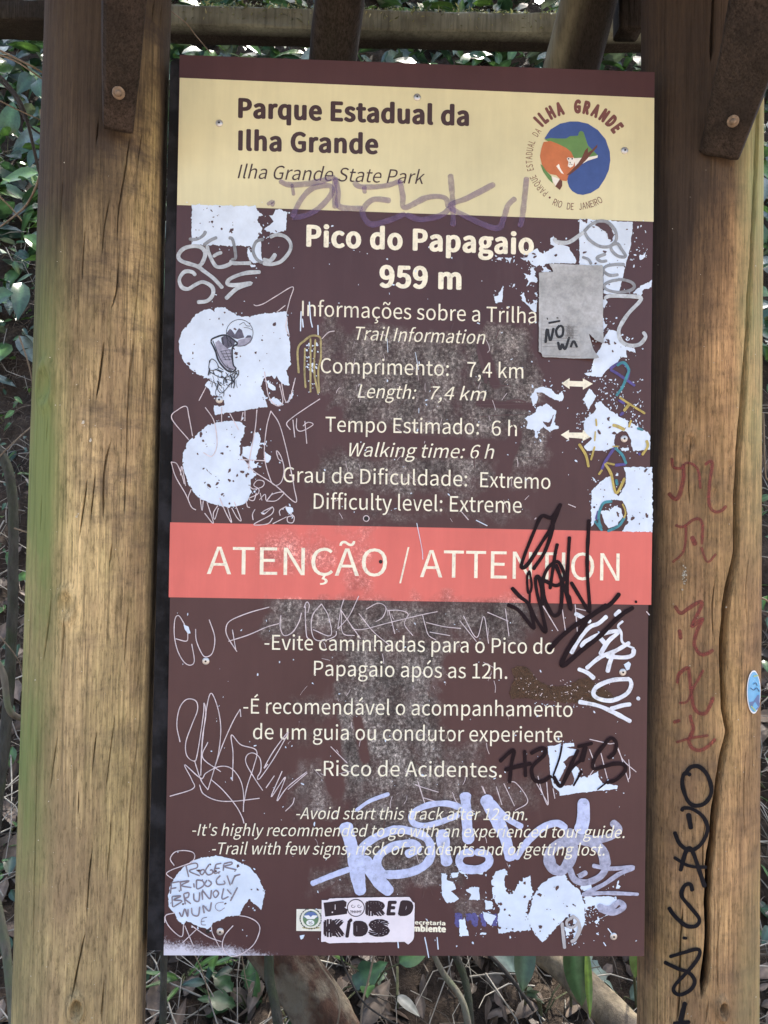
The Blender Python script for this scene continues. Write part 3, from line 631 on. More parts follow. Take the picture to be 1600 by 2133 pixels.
gtag('looping grey letters down the right side', M_GREYPEN, .0016, (D, 8, [
    [(740, 215), (760, 245), (850, 250), (930, 200), (975, 165)], [(1135, 695), (1180, 675), (1300, 675), (1420, 685), (1415, 720), (1330, 810), (1270, 900), (1250, 960), (1270, 1030), (1330, 1065), (1410, 1060), (1460, 1010), (1460, 980), (1440, 960)]]))
gtag(None, M_GREYPEN2, .0017, (D, 6.5, [
    [(975, 165), (1030, 110), (1100, 80), (1170, 95), (1225, 160), (1230, 230), (1180, 280), (1100, 280), (1020, 230), (980, 170)], [(1190, 270), (1240, 260), (1270, 300), (1305, 360), (1250, 360), (1200, 320), (1185, 280)],
    [(1150, 340), (1080, 370), (1110, 400), (1160, 395)], [(1300, 425), (1220, 425), (1150, 440), (1130, 475), (1180, 510), (1250, 505)], [(1250, 545), (1180, 560), (1135, 590), (1160, 625), (1250, 645), (1340, 630), (1375, 600), (1350, 565), (1280, 545), (1240, 545)], [(960, 365), (1010, 385), (1035, 425)]]))
gtag('translucent purple scrawl across the lower edge of the header', M_PURPLE, .0016, (A, 11.5, [
    [(585, 915), (640, 935), (760, 925), (870, 895)], ([(650, 930), (660, 990)], 7), [(650, 1100), (700, 1005), (760, 950), (840, 940), (850, 980), (790, 1050), (720, 1090), (650, 1100)], ([(525, 1035), (555, 1020), (550, 1045)], 8),
    [(870, 895), (865, 960), (870, 1055)], [(870, 900), (885, 970), (890, 1045), (1010, 1055)], [(960, 920), (1000, 945), (1120, 940), (1200, 915)], ([(1015, 940), (1018, 980)], 9), [(1195, 910), (1210, 990), (1220, 1050), (1330, 1000), (1420, 1000), (1440, 1050)],
    [(1150, 1015), (1060, 1010), (1010, 1060), (1020, 1110), (1060, 1135), (1140, 1115), (1225, 1080)], [(1225, 1085), (1300, 1110), (1400, 1090), (1450, 1050)], [(1450, 880), (1460, 1000), (1465, 1145)], [(1675, 930), (1540, 1000), (1450, 1040), (1520, 1090), (1680, 1155), (1720, 1100), (1740, 1040), (1780, 1000)], [(1835, 895), (1815, 1080), (1800, 1150)]]))
gtag('tall black scrawl over the end of the red band', M_BLACKPEN, .0021, (H, 7.6, [
    [(795, 110), (720, 220), (640, 210), (580, 330), (500, 530), (480, 615), (530, 590), (640, 420), (720, 290), (790, 115)], [(730, 220), (720, 330), (660, 500), (570, 635)],
    ([(545, 640), (525, 690), (530, 800), (545, 820), (560, 760), (545, 650)], 5), ([(545, 820), (545, 900)], 5), [(400, 775), (470, 850), (530, 900), (590, 1020), (670, 1130), (650, 1000), (610, 850), (590, 720), (615, 690), (640, 800), (645, 920)],
    [(365, 910), (460, 960), (570, 1095), (575, 1060), (540, 900)], [(600, 690), (680, 730), (760, 760), (820, 700), (800, 620), (760, 570), (690, 620), (650, 720), (660, 850), (710, 970), (750, 1000), (790, 950), (800, 780), (790, 690)],
    [(765, 425), (745, 520), (705, 790)], [(860, 370), (850, 550), (840, 800), (860, 860), (870, 950), (820, 780), (750, 590)], [(870, 730), (960, 880), (1010, 960), (1020, 930), (1000, 600), (1015, 235)],
    ([(690, 1280), (780, 1180), (900, 1080), (1060, 980), (1180, 910), (1260, 820)], 9.5), ([(1370, 930), (1250, 1010), (1100, 1160), (950, 1280), (820, 1390), (800, 1370), (860, 1250), (960, 1100), (1010, 1020), (1160, 910)], 9.5), ([(1384, 878), (1390, 900)], 5)]))
gtag('thick white letters slanting down the right edge', M_WHITEPEN, .0019, (H, 8.8, [
    [(900, 980), (960, 1010), (1030, 1050)], [(1160, 1000), (1090, 1060), (1020, 1090), (940, 1180), (870, 1300)], [(950, 1250), (990, 1200), (1130, 1140), (1250, 1125), (1170, 1200), (1100, 1310)], [(1085, 1155), (1160, 1240)],
    [(925, 1420), (1000, 1450), (1060, 1500)], [(990, 1420), (1100, 1330), (1220, 1280), (1340, 1210)], [(1150, 1320), (1290, 1330), (1360, 1310), (1370, 1260)], [(1210, 1300), (1180, 1370), (1160, 1450)],
    [(1340, 1500), (1200, 1510), (1080, 1560), (1050, 1620), (1100, 1660), (1200, 1670), (1310, 1620), (1350, 1550), (1335, 1495)], [(930, 1680), (1080, 1710), (1200, 1760), (1350, 1840)], [(1180, 1740), (1280, 1710), (1350, 1700)], [(1395, 1665), (1415, 1645)],
    ([(1285, 1040), (1245, 1080), (1270, 1130), (1275, 1200), (1310, 1230), (1375, 1260)], 4.5), [(1215, 1000), (1265, 955)]]))
gtag('black handwritten letters beside the accident warning', M_BLACKPEN, .0021, (L, 7.8, [
    [(305, 330), (390, 250), (420, 245), (400, 350), (385, 500)], [(345, 395), (430, 370), (560, 340)], [(505, 235), (512, 450)], [(550, 265), (620, 228), (665, 225), (660, 275), (580, 350), (560, 400), (580, 470), (640, 485), (720, 440)],
    ([(800, 200), (780, 300), (730, 440)], 4), [(730, 440), (790, 520), (850, 400), (930, 230)], [(920, 210), (1045, 180)], ([(990, 200), (955, 330)], 11), ([(800, 520), (880, 380), (960, 310)], 6), ([(890, 520), (960, 400)], 5),
    [(1165, 305), (1220, 250), (1230, 180), (1190, 140), (1130, 200), (1060, 300), (1050, 380), (1120, 370), (1210, 345), (1290, 350), (1300, 400), (1230, 470), (1150, 495)], ([(1150, 495), (1080, 550)], 3)]))
gtag('huge pale blue letters across the English warning', M_PALE, .0018, (K, 17, [
    ([(410, 740), (470, 950), (530, 1265)], 28), ([(165, 1185), (300, 1130), (450, 1075)], 11.5), ([(545, 985), (620, 1120), (750, 1255)], 27), ([(520, 1000), (540, 920), (630, 850), (760, 795), (880, 800), (1000, 850), (1040, 950), (1000, 1040), (900, 1095), (780, 1115), (690, 1105), (645, 1030), (680, 960), (780, 905), (900, 890), (940, 930), (850, 975)], 17),
    ([(1110, 790), (1130, 920), (1155, 1055)], 24), ([(490, 655), (590, 585), (735, 530)], 8), ([(1250, 630), (1150, 602), (1030, 610), (930, 650), (890, 700), (920, 750), (1000, 760), (1120, 730), (1240, 680)], 12.5), ([(1283, 520), (1292, 700), (1310, 895)], 23),
    ([(1350, 950), (1260, 970), (1240, 1030), (1290, 1075), (1390, 1075), (1455, 1030), (1440, 970), (1350, 950)], 17)]),
    (L, 20, [([(185, 595), (260, 750), (340, 900), (400, 1115)], 25), ([(240, 640), (360, 770), (490, 850)], 13), ([(430, 1100), (520, 970), (640, 855), (760, 815), (840, 860)], 15), ([(970, 618), (970, 780), (940, 900)], 26)]))
gtag(None, M_PALEGREY, .00195, (L, 20, [([(840, 860), (880, 950), (870, 1090), (800, 1190), (720, 1160), (700, 1060), (760, 990), (900, 945), (1030, 965), (1120, 1040), (1150, 1170)], 22), ([(930, 930), (1080, 945), (1200, 915), (1250, 860), (1190, 800)], 16), ([(860, 1170), (900, 1260), (990, 1285), (1100, 1240), (1160, 1160)], 13), ([(1000, 1200), (930, 1240)], 12),
    ([(1040, 1150), (1180, 1175), (1365, 1165), (1250, 1220), (1130, 1300), (960, 1385)], 9), ([(960, 1380), (1150, 1368), (1410, 1378)], 8), ([(1080, 1470), (1180, 1490), (1250, 1440), (1290, 1480), (1200, 1525), (1090, 1490)], 13)]))
gtag('grey number 19 near the bottom right corner', M_GREYPEN2 and flat('grey_number', (.38, .38, .39), .5, .2), .0019, (L, 7, [([(800, 1600), (822, 1810)], 7.5), ([(885, 1560), (840, 1590), (845, 1630), (890, 1640), (930, 1590), (880, 1545)], 6), ([(930, 1590), (940, 1660), (905, 1735), (870, 1755)], 7.5)]))
gtag('row of handwritten names on the round white patch', flat('name_pen', (.20, .17, .20), .5, .3, 120, .85), .0016, (J, 3.1, [
    [(250, 700), (275, 805)], [(240, 700), (340, 680), (350, 720), (280, 750), (375, 795)], [(400, 735), (375, 760), (395, 785), (420, 750), (400, 735)], [(460, 690), (425, 750), (450, 785), (490, 770), (485, 740), (465, 745)], [(520, 690), (505, 770), (560, 755)], [(520, 690), (570, 680)], [(510, 730), (555, 725)], [(590, 690), (585, 750)], [(590, 685), (660, 670), (660, 690), (595, 710), (705, 740)],
    [(110, 860), (190, 845)], [(120, 860), (110, 955)], [(110, 910), (165, 900)], [(200, 840), (205, 930)], [(190, 850), (280, 840), (210, 880), (300, 900)], [(320, 860), (325, 900)], [(345, 830), (350, 910), (410, 880), (400, 840), (345, 830)], [(440, 830), (420, 870), (450, 890), (480, 860), (450, 830)], [(560, 790), (525, 830), (535, 870), (600, 865), (590, 835)], [(620, 790), (650, 880)], [(660, 870), (690, 800), (740, 780)],
    [(125, 980), (130, 1075)], [(125, 980), (205, 975), (140, 1010), (215, 1020), (135, 1075)], [(230, 955), (245, 1050)], [(230, 955), (275, 945), (270, 985), (240, 1000), (295, 1045)], [(320, 950), (325, 1010), (365, 1020), (375, 940)], [(400, 1010), (400, 930), (465, 1000), (480, 920)], [(520, 920), (495, 950), (515, 990), (545, 950), (520, 920)], [(590, 905), (575, 1000), (635, 980)], [(620, 915), (660, 960)], [(715, 895), (650, 1020)],
    [(190, 1120), (215, 1160), (240, 1090), (265, 1160), (270, 1090)], [(300, 1080), (310, 1140), (360, 1150), (375, 1070)], [(415, 1130), (405, 1060), (460, 1110), (480, 1030)], ([(590, 1030), (530, 1040), (515, 1080), (550, 1110), (600, 1080)], 1.5), ([(440, 1165), (395, 1180), (390, 1230), (430, 1235)], 1.5), ([(390, 1205), (420, 1200)], 1.5)]))
for lb, m_, lst in [('violet and teal zigzag letters down the right edge', M_VIOLET, [[(1180, 185), (1250, 140), (1300, 150), (1330, 210), (1310, 280)], [(1180, 190), (1250, 230), (1380, 320)], [(1250, 430), (1300, 460)], [(1290, 530), (1260, 555)], [(1110, 1000), (1140, 930), (1190, 850), (1220, 810)], [(1220, 950), (1310, 940)], [(1090, 1310), (1070, 1380)], [(1410, 850), (1420, 870)]]),
                    (None, M_TEAL, [[(1235, 160), (1290, 135), (1330, 190), (1320, 230), (1280, 330), (1230, 400)], [(1220, 810), (1280, 870), (1310, 940)], [(1200, 1235), (1130, 1250), (1095, 1330), (1095, 1400), (1115, 1450)], [(1060, 1390), (1120, 1470)], [(1300, 1360), (1250, 1430), (1160, 1475)], [(1395, 655), (1445, 672)], [(1230, 1060), (1240, 1110)]]),
                    (None, M_YELLOW, [([(1255, 410), (1330, 460), (1460, 540)], 4.5), [(1340, 460), (1290, 520)], ([(1070, 580), (1075, 640)], 4), ([(1065, 680), (1060, 760)], 3), ([(1060, 800), (1030, 910)], 4), [(935, 780), (990, 870), (1012, 965)], ([(1200, 630), (1240, 640), (1300, 670)], 6.5), ([(1350, 590), (1330, 650)], 4.5), [(1470, 750), (1480, 800), (1435, 870)], [(1140, 935), (1190, 1020), (1230, 1170), (1300, 1050)], ([(1120, 985), (1090, 1025)], 4), ([(1280, 1255), (1305, 1320), (1290, 1370)], 3.5), ([(1150, 930), (1220, 945)], 4), ([(1200, 800), (1250, 800)], 3)])]:
    gtag(lb, m_, .0017 + .0001 * (m_ is M_TEAL) + .0002 * (m_ is M_YELLOW), (E, 5.6, lst))
gtag('dull yellow dripping marks beside the word Comprimento', flat('dripped_yellow', (.34, .29, .13), .6, .4, 160), .0016, (G, 4, [
    [(172, 490), (168, 350), (210, 300), (250, 275), (295, 285), (300, 340)], [(208, 345), (206, 480), (212, 575)], [(240, 290), (240, 440), (240, 600)], [(268, 295), (262, 480), (285, 610)], [(298, 300), (300, 400), (285, 470), (290, 600)]]))
k = Marks(.0015)
for _ in range(45): k.blob(G([(rng.uniform(212, 285), rng.uniform(315, 480))])[0], rng.choice([1, 1.6, 2.2]), None, 1.2, rng.uniform(0, 3))
for _ in range(18): k.blob(G([(rng.uniform(225, 290), rng.uniform(480, 610))])[0], rng.choice([.8, 1.2]), None, 1.2, rng.uniform(0, 3))
k.build('paint_drips', M_WHITE, sign)
gtag('thin scratched lines on the left side', M_SCRATCH, .0015, (C, 1.9, [
    [(720, 818), (740, 828), (800, 810), (900, 750), (1030, 678), (1005, 780), (980, 880)], [(900, 880), (970, 825)], [(285, 1580), (340, 1475)], [(985, 920), (975, 1000), (1000, 1065)], [(805, 1350), (820, 1450), (840, 1550), (900, 1620), (950, 1590), (925, 1450)], [(940, 1440), (965, 1570), (1000, 1580), (1050, 1400)], [(1260, 1090), (1310, 1040), (1360, 1028)]]),
    (F, 1.8, [[(205, 520), (70, 350), (120, 280), (185, 255), (205, 330), (235, 490)], [(335, 262), (400, 360), (425, 480), (425, 580), (385, 650), (320, 620)], [(465, 260), (465, 380)], [(530, 310), (600, 440)], [(635, 300), (620, 370)], [(650, 290), (650, 370)], [(745, 280), (730, 440), (690, 650), (680, 760)],
     [(855, 290), (820, 430), (805, 650), (850, 830), (890, 880), (940, 850), (960, 750), (935, 650), (900, 605), (915, 670), (950, 690)], [(855, 290), (920, 390), (970, 560), (1010, 740), (1040, 900), (1050, 1015), (890, 880), (730, 775), (660, 700)], [(615, 675), (810, 685)], [(1245, 195), (1130, 270), (1030, 340), (980, 390), (1010, 440)], [(1030, 360), (1045, 500)], [(1125, 370), (1140, 550)], [(1060, 350), (1060, 430), (1100, 450), (1190, 400), (1150, 380), (1110, 410)],
     [(140, 800), (150, 730), (180, 885)], [(65, 695), (100, 810), (180, 950), (225, 1050), (262, 1075)], [(65, 695), (110, 710), (150, 800), (170, 870)], [(225, 910), (200, 980), (215, 1030)], [(295, 980), (310, 1080), (320, 1000)], [(350, 1015), (400, 1180), (330, 1100)], [(435, 1040), (400, 1100), (410, 1150), (440, 1060)], [(450, 980), (500, 1100), (545, 1175), (510, 1050)], [(545, 1060), (590, 1140), (620, 1155), (565, 1010)], [(660, 1000), (670, 1050), (690, 1055)],
     [(690, 890), (720, 910), (790, 890), (800, 850), (750, 840), (720, 880), (760, 910), (750, 950), (680, 985), (720, 1000), (740, 940)], [(770, 940), (785, 1000)], [(765, 995), (810, 950), (820, 1000), (870, 940)], [(820, 1005), (900, 1000), (960, 935), (870, 950), (820, 1005)], [(730, 1070), (710, 1110), (715, 1155)], [(870, 1050), (790, 1090), (800, 1110), (870, 1055), (860, 1110), (720, 1190), (830, 1185), (870, 1140)], [(930, 1120), (925, 1080), (980, 1045)], [(1010, 1100), (1040, 1130), (1030, 1175), (990, 1170), (990, 1130), (1040, 1125)], [(870, 1185), (980, 1130)]]), name='scratch_marks')
gtag('scratched letters under the red band and the looping scribble below', M_SCRATCH, .0015, (I_, 1.9, [
    [(230, 370), (220, 428), (135, 410)], [(205, 300), (160, 232), (130, 260), (125, 380), (150, 500), (200, 590), (250, 615), (280, 580), (260, 450)], [(290, 335), (295, 420), (330, 510), (365, 550), (420, 520), (438, 400), (395, 262)],
    [(860, 165), (700, 210), (560, 270), (525, 330), (540, 400), (610, 510)], [(575, 340), (600, 490)], [(545, 430), (700, 380), (840, 320), (935, 293)], [(950, 230), (945, 320), (975, 385), (1040, 360), (1090, 280), (1110, 210)], [(1140, 160), (1140, 260), (1150, 390), (1170, 410)], [(1130, 170), (1150, 125), (1170, 150), (1160, 210)], [(1265, 140), (1200, 220), (1185, 320), (1210, 410), (1280, 425), (1370, 390), (1380, 350)], [(1265, 140), (1320, 240), (1335, 385), (1200, 340)],
    [(170, 1210), (145, 1080), (165, 950), (220, 880), (290, 890), (305, 960), (260, 1080), (215, 1210), (220, 1310), (270, 1355), (300, 1320), (350, 1000), (355, 905), (370, 1000), (340, 1200), (330, 1470)], [(385, 1580), (330, 1500), (280, 1350)], [(330, 1460), (340, 1250), (370, 980), (408, 832), (460, 940), (485, 1100), (470, 1280), (440, 1400), (385, 1580)], [(635, 955), (580, 1050), (500, 1230), (440, 1400)], [(640, 1015), (635, 955)], [(485, 1440), (345, 1330), (385, 1210)],
    [(90, 1630), (270, 1570), (260, 1500), (205, 1385), (330, 1490), (370, 1450), (470, 1400), (560, 1410), (630, 1490), (660, 1600), (660, 1750)], [(320, 1540), (350, 1610), (450, 1660), (580, 1668), (785, 1645)], [(410, 1500), (500, 1580), (600, 1700), (650, 1790), (665, 1840)], [(575, 1510), (580, 1300), (567, 1155), (640, 1230), (760, 1275), (740, 1400), (690, 1550), (660, 1700)], [(810, 1585), (740, 1480), (680, 1370), (690, 1310), (740, 1295), (790, 1340), (795, 1430), (770, 1480), (785, 1495), (900, 1330), (1010, 1130), (900, 1270), (820, 1410), (850, 1380)],
    [(835, 1565), (900, 1470)], [(960, 1435), (875, 1635), (985, 1480), (920, 1665), (1000, 1560), (1150, 1440)], [(1055, 1640), (1040, 1690), (985, 1745)]]),
    (Q, 1.6, [[(65, 115), (40, 200), (15, 360)], [(190, 85), (110, 250), (20, 355)], [(45, 210), (55, 390), (155, 415)], [(40, 200), (120, 320), (150, 360), (240, 360), (450, 305), (720, 240), (845, 215)], [(120, 320), (205, 440)], [(250, 195), (350, 145), (415, 180), (390, 260), (330, 300)], [(190, 230), (310, 380), (440, 490)], [(440, 205), (465, 300), (490, 400)], [(430, 205), (530, 205), (600, 235), (570, 320), (640, 415)], [(720, 240), (740, 320), (770, 410), (830, 450)], [(750, 305), (900, 340), (1040, 355)], [(780, 385), (950, 415)], [(1030, 290), (1170, 465)], [(1060, 250), (1170, 430), (1230, 255), (1270, 480)], [(1260, 220), (1435, 295)], [(1410, 190), (1440, 420)]]),
    (J, 1.9, [[(145, 700), (110, 640), (150, 580), (230, 565), (310, 580), (330, 620), (300, 670), (200, 710), (120, 740), (75, 775), (130, 820)], [(150, 1125), (65, 1155), (100, 1250), (210, 1340), (230, 1230)], [(225, 1390), (350, 1270)], [(60, 1160), (60, 1215)], [(240, 1240), (320, 1430)], [(300, 1240), (450, 1340), (570, 1385)], [(480, 1250), (490, 1310), (550, 1430)], [(675, 1240), (600, 1330), (580, 1430), (640, 1510), (740, 1500), (860, 1410), (915, 1280), (890, 1210), (810, 1165), (730, 1150)]]), name='scratch_marks')
gtag('thin scratches on the right side', M_SCRATCH, .0015, (L, 1.7, [[(610, 440), (640, 560), (690, 670), (680, 490)], [(600, 500), (690, 660)], [(730, 540), (745, 620)], [(1020, 150), (1170, 185), (1240, 210), (1330, 490)], [(1240, 220), (1290, 320), (1390, 410)], [(1020, 230), (1060, 360), (1020, 440)], [(1110, 260), (1160, 460)], [(1330, 310), (1340, 440), (1325, 470)], [(280, 525), (325, 670)], [(340, 500), (425, 680)], [(370, 490), (440, 500), (530, 640), (430, 715)], [(165, 520), (190, 580)]]),
     (H, 1.8, [[(650, 920), (770, 1120)], [(800, 925), (830, 1130)], [(905, 910), (925, 1150)], [(905, 940), (1020, 965)], [(850, 115), (910, 140)], [(585, 235), (597, 222)], [(0, 170), (60, 240)], [(1470, 965), (1495, 995)]]),
     (K, 1.7, [[(920, 465), (960, 480), (1090, 520)], [(940, 440), (990, 600)], [(980, 560), (1080, 590)], [(1190, 520), (1230, 600), (1350, 660)], [(1410, 480), (1430, 530)], [(0, 500), (140, 380)], [(310, 190), (430, 310)]]), name='scratch_marks')

# --- dark scrape lines across the scuffed middle
k = Marks(.0005)
for q_, w_ in [([(250, 320), (330, 316), (410, 322)], 1.5), ([(120, 465), (300, 470), (560, 462)], 1.5), ([(150, 565), (300, 552), (540, 548)], 1.4), ([(425, 880), (520, 885), (660, 890)], 1.2), ([(130, 20), (160, 120), (190, 240), (200, 300)], 7), ([(360, 440), (450, 432), (520, 450)], 4)]: k.stroke(E(q_), w_)
for _ in range(60):
    x_, y_ = rng.choice([(rng.uniform(680, 1090), rng.uniform(660, 1080)), (rng.uniform(620, 1000), rng.uniform(1270, 1850))]); a_ = rng.gauss(1.4, .5); l_ = rng.uniform(8, 34)
    k.stroke([(x_, y_), (x_ + l_ * .5 * math.cos(a_) + rng.uniform(-2, 2), y_ + l_ * .5 * math.sin(a_)), (x_ + l_ * math.cos(a_), y_ + l_ * math.sin(a_))], rng.choice([.8, 1.2, 2.2]))
k.build('scrape_marks', M_FLECK, sign)
k = Marks(.00055)
for _ in range(90):
    x_, y_ = rng.choice([(rng.uniform(680, 1110), rng.uniform(660, 1080)), (rng.uniform(600, 1060), rng.uniform(1260, 1850))]); a_ = rng.gauss(1.5, .6); l_ = rng.uniform(5, 26)
    k.stroke([(x_, y_), (x_ + l_ * .5 * math.cos(a_) + rng.uniform(-2, 2), y_ + l_ * .5 * math.sin(a_)), (x_ + l_ * math.cos(a_), y_ + l_ * math.sin(a_))], rng.choice([.5, .7, 1.0]))
k.build('scrape_marks', M_SCRATCH, sign)
# --- brown glue left by a torn off sticker
k = Marks(.0013); k.poly(H([(400, 1420), (450, 1398), (530, 1410), (560, 1450), (610, 1510), (680, 1545), (760, 1560), (850, 1555), (920, 1510), (1000, 1490), (1060, 1530), (1150, 1580), (1215, 1640), (1200, 1690), (1100, 1700), (950, 1690), (830, 1690), (700, 1670), (600, 1665), (480, 1650), (400, 1660), (382, 1620), (400, 1560), (425, 1500)]), 1.5, 2.5, None, 2)
k.build('glue_smear', flat('brown_glue', (.045, .022, .013), .22, .5, 110, .82), sign, 'brown glue smear left of the white letters')
k = Marks(.00145)  # glints on the glossy glue, painted as pale blobs
for _ in range(70):
    x_ = rng.uniform(430, 1180); k.blob(H([(x_, 1560 + rng.gauss(40, 50) - (60 if x_ < 600 else 0))])[0], rng.choice([.5, .7, .9]), None, rng.uniform(1, 3), rng.uniform(0, 3))
k.build('glue_glints', M_SCRATCH, sign)
# --- state crest next to the sticker, and the screws
crest = Marks(.0007).poly(K([(62, 1368), (262, 1368), (262, 1528), (60, 1526)])).build('state_crest', flat('crest_card', (.72, .72, .62), .5), sign, 'small white card with a round state crest')
c0 = K([(165, 1437)])[0]
Marks(.0008).disc(c0, 16.5).build('crest_ring', flat('crest_green', (.12, .22, .12), .5), crest)
k = Marks(.0009); k.poly([(c0[0] + 15 * math.cos(t), c0[1] - 15 * math.sin(t)) for t in np.linspace(.15, math.pi - .15, 16)]); k.build('crest_sky', flat('crest_blue', (.10, .16, .36), .5), crest)
k = Marks(.00097); k.poly(K([(112, 1415), (150, 1412), (165, 1425), (180, 1412), (218, 1415), (190, 1440), (140, 1440)])); k.disc(K([(162, 1466)])[0], 8.5, 20, 6); k.build('crest_white', flat('crest_pale', (.75, .78, .76), .5), crest)
k = Marks(.00105)
for t in np.linspace(.3, math.pi * 2 - .3, 24):
    a = t + math.pi / 2 * 3 - math.pi; k.blob((c0[0] + 22 * math.sin(t), c0[1] - 21 * math.cos(t) * (1 if True else 1)), 1.5, None, 1.8, t)
k.stroke(K([(150, 1460), (165, 1464), (175, 1458)]), 1.3); k.stroke(K([(150, 1472), (168, 1476), (178, 1470)]), 1.1); k.disc(K([(166, 1384)])[0], 1.6, 8)
k.build('crest_wreath', flat('crest_wreath', (.05, .07, .05), .5), crest)
k = Marks(.00105); k.stroke(K([(105, 1502), (165, 1508), (228, 1502)]), 2.2); k.build('crest_ribbon', flat('crest_gold', (.40, .34, .14), .5), crest)

def screw(px, r=7.6, m=M_STEEL):
    c = P([px], 0)[0]; s = r / 1602 * 1.29; n = 20; prof = [(1, 0.0006), (.96, .0016), (.7, .0026), (.34, .0030)]
    V = []; Fs = []
    for j, (q, h) in enumerate(prof):
        for i in range(n): t = 2 * math.pi * i / n; V.append((c[0] + q * s * math.cos(t), -h, c[2] + q * s * math.sin(t)))
    for j in range(3):
        for i in range(n): a, b = j * n + i, j * n + (i + 1) % n; Fs.append((a, b, b + n, a + n))
    Fs.append(tuple(range(3 * n, 4 * n)))
    o = obj('screw', V, Fs, m, sign)
    V2 = [(c[0] + .30 * s * math.cos(t), -.0033, c[2] + .30 * s * math.sin(t)) for t in np.linspace(0, 2 * math.pi, 6, endpoint=False)]
    obj('socket', V2, [tuple(range(6))], M_HOLE, o)
for q in [(457, 257), (869, 203), (1301, 314), (457, 833), (429, 1377), (1297, 1400), (1300, 914), (459, 1940), (1278, 1950)]: screw(q)
k = Marks(.0011)
for q, r in [((763, 1080), 4.2), ((433, 1940), 4.2), ((793, 1170), 4)]: k.disc(q, r, 14)
k.build('bolt_hole', M_HOLE, sign, 'empty screw holes')
k = Marks(.0010); k.stroke([(763 + 6 * math.cos(t), 1080 + 6 * math.sin(t)) for t in np.linspace(0, 6.4, 16)], 1.6); k.build('hole_rim', M_SCRATCH, sign)

# ------------------------------------------------------------------ stickers and paper stuck on the sign
m, ns, ls, b = mat('weathered_paper')
n1 = noise(ns, ls, 14, 7, .7); n2 = noise(ns, ls, 120, 4, .7)
r1 = ramp(ns, [(.3, (.28, .30, .30)), (.5, (.40, .42, .43)), (.72, (.54, .57, .59))]); ls.new(n1.outputs[0], r1.inputs[0])
r2 = ramp(ns, [(.3, g(.72)), (.7, g(1.1))]); ls.new(n2.outputs[0], r2.inputs[0])
ls.new(mix(ns, ls, .9, r1.outputs[0], r2.outputs[0], 'MULTIPLY'), b.inputs['Base Color']); b.inputs['Roughness'].default_value = .8; bump(ns, ls, n1.outputs[0], .3, .002, b)
PAPER = [(617, 490), (735, 485), (695, 420), (1118, 438), (1118, 1065), (1060, 1030), (1010, 975), (1040, 1100), (1078, 1180), (645, 1160), (640, 1130), (615, 1120)]
def paper_surf(p, o):
    q = P(p, 0.0); x, y = p[:, 0], p[:, 1]
    lift = .0028 + .0016 * fbm(x / 40, y / 40, 21) + .010 * np.clip((x - 1205) / 40, 0, 1) * np.clip((y - 680) / 70, 0, 1) + .006 * np.clip((x - 1235) / 30, 0, 1)
    q[:, 1] -= lift + np.asarray(o); return q
q = np.array(D(PAPER)); x0, y0 = q.min(0); x1, y1 = q.max(0)
gx, gy = np.meshgrid(np.arange(x0, x1, 5), np.arange(y0, y1, 5)); pts = np.c_[gx.ravel(), gy.ravel()]
ins = np.array([inside(p_, [tuple(a) for a in q]) for p_ in pts]); bd = resample(np.vstack([q, q[:1]]), 5)[:-1]
bd = bd + (nr.random(bd.shape) - .5) * 1.0
nb = len(bd); allp = [Vector(v) for v in bd] + [Vector(v) for v in pts[ins]]
r = delaunay_2d_cdt(allp, [(i, (i + 1) % nb) for i in range(nb)], [], 1, 1e-5)
pv = np.array([(a.x, a.y) for a in r[0]]); fs = []
for f in r[2]:
    f = list(f); X, Y = pv[f][:, 0], pv[f][:, 1]
    fs.append(f if np.sum(X * np.roll(Y, -1) - Y * np.roll(X, -1)) < 0 else f[::-1])
paper = obj('paper_notice', paper_surf(pv, np.zeros(len(pv))), fs, m, None, True)
tag(paper, 'torn grey paper sheet with a curling corner taped on the right of the sign', 'paper')
k = Marks(.0006, paper_surf)
for q, w in [([(690, 892), (785, 875)], 4.5), ([(668, 1050), (682, 940), (705, 1030), (732, 930)], 5.4), ([(780, 910), (752, 950), (765, 1000), (800, 990), (806, 930), (780, 910)], 5.4), ([(765, 1040), (782, 1102), (800, 1060), (822, 1098), (857, 1000)], 5.2), ([(865, 1085), (890, 1035), (918, 1085)], 5), ([(680, 850), (685, 865)], 2.5), ([(755, 850), (770, 853)], 2.5)]: k.stroke(D(q), w)
k.build('handwriting', flat('felt_pen', (.012, .012, .014), .5), paper)
k = Marks(.0004, paper_surf)
for y_ in (915, 945, 985, 1010, 1030, 1050, 1078): k.stroke(D([(645, y_), (780, y_ + 2), (925, y_ + 8)]), .7)
for _ in range(60): k.stroke(D([(rng.uniform(820, 900), rng.uniform(900, 1020))] * 1 + [(rng.uniform(820, 900), rng.uniform(900, 1020))]), .4)
k.stroke(D([(640, 830), (635, 1120)]), .6); k.stroke(D([(645, 1150), (940, 1155)]), .6)
k.build('ruled_lines', flat('ruled_ink', (.18, .18, .18), .6), paper)

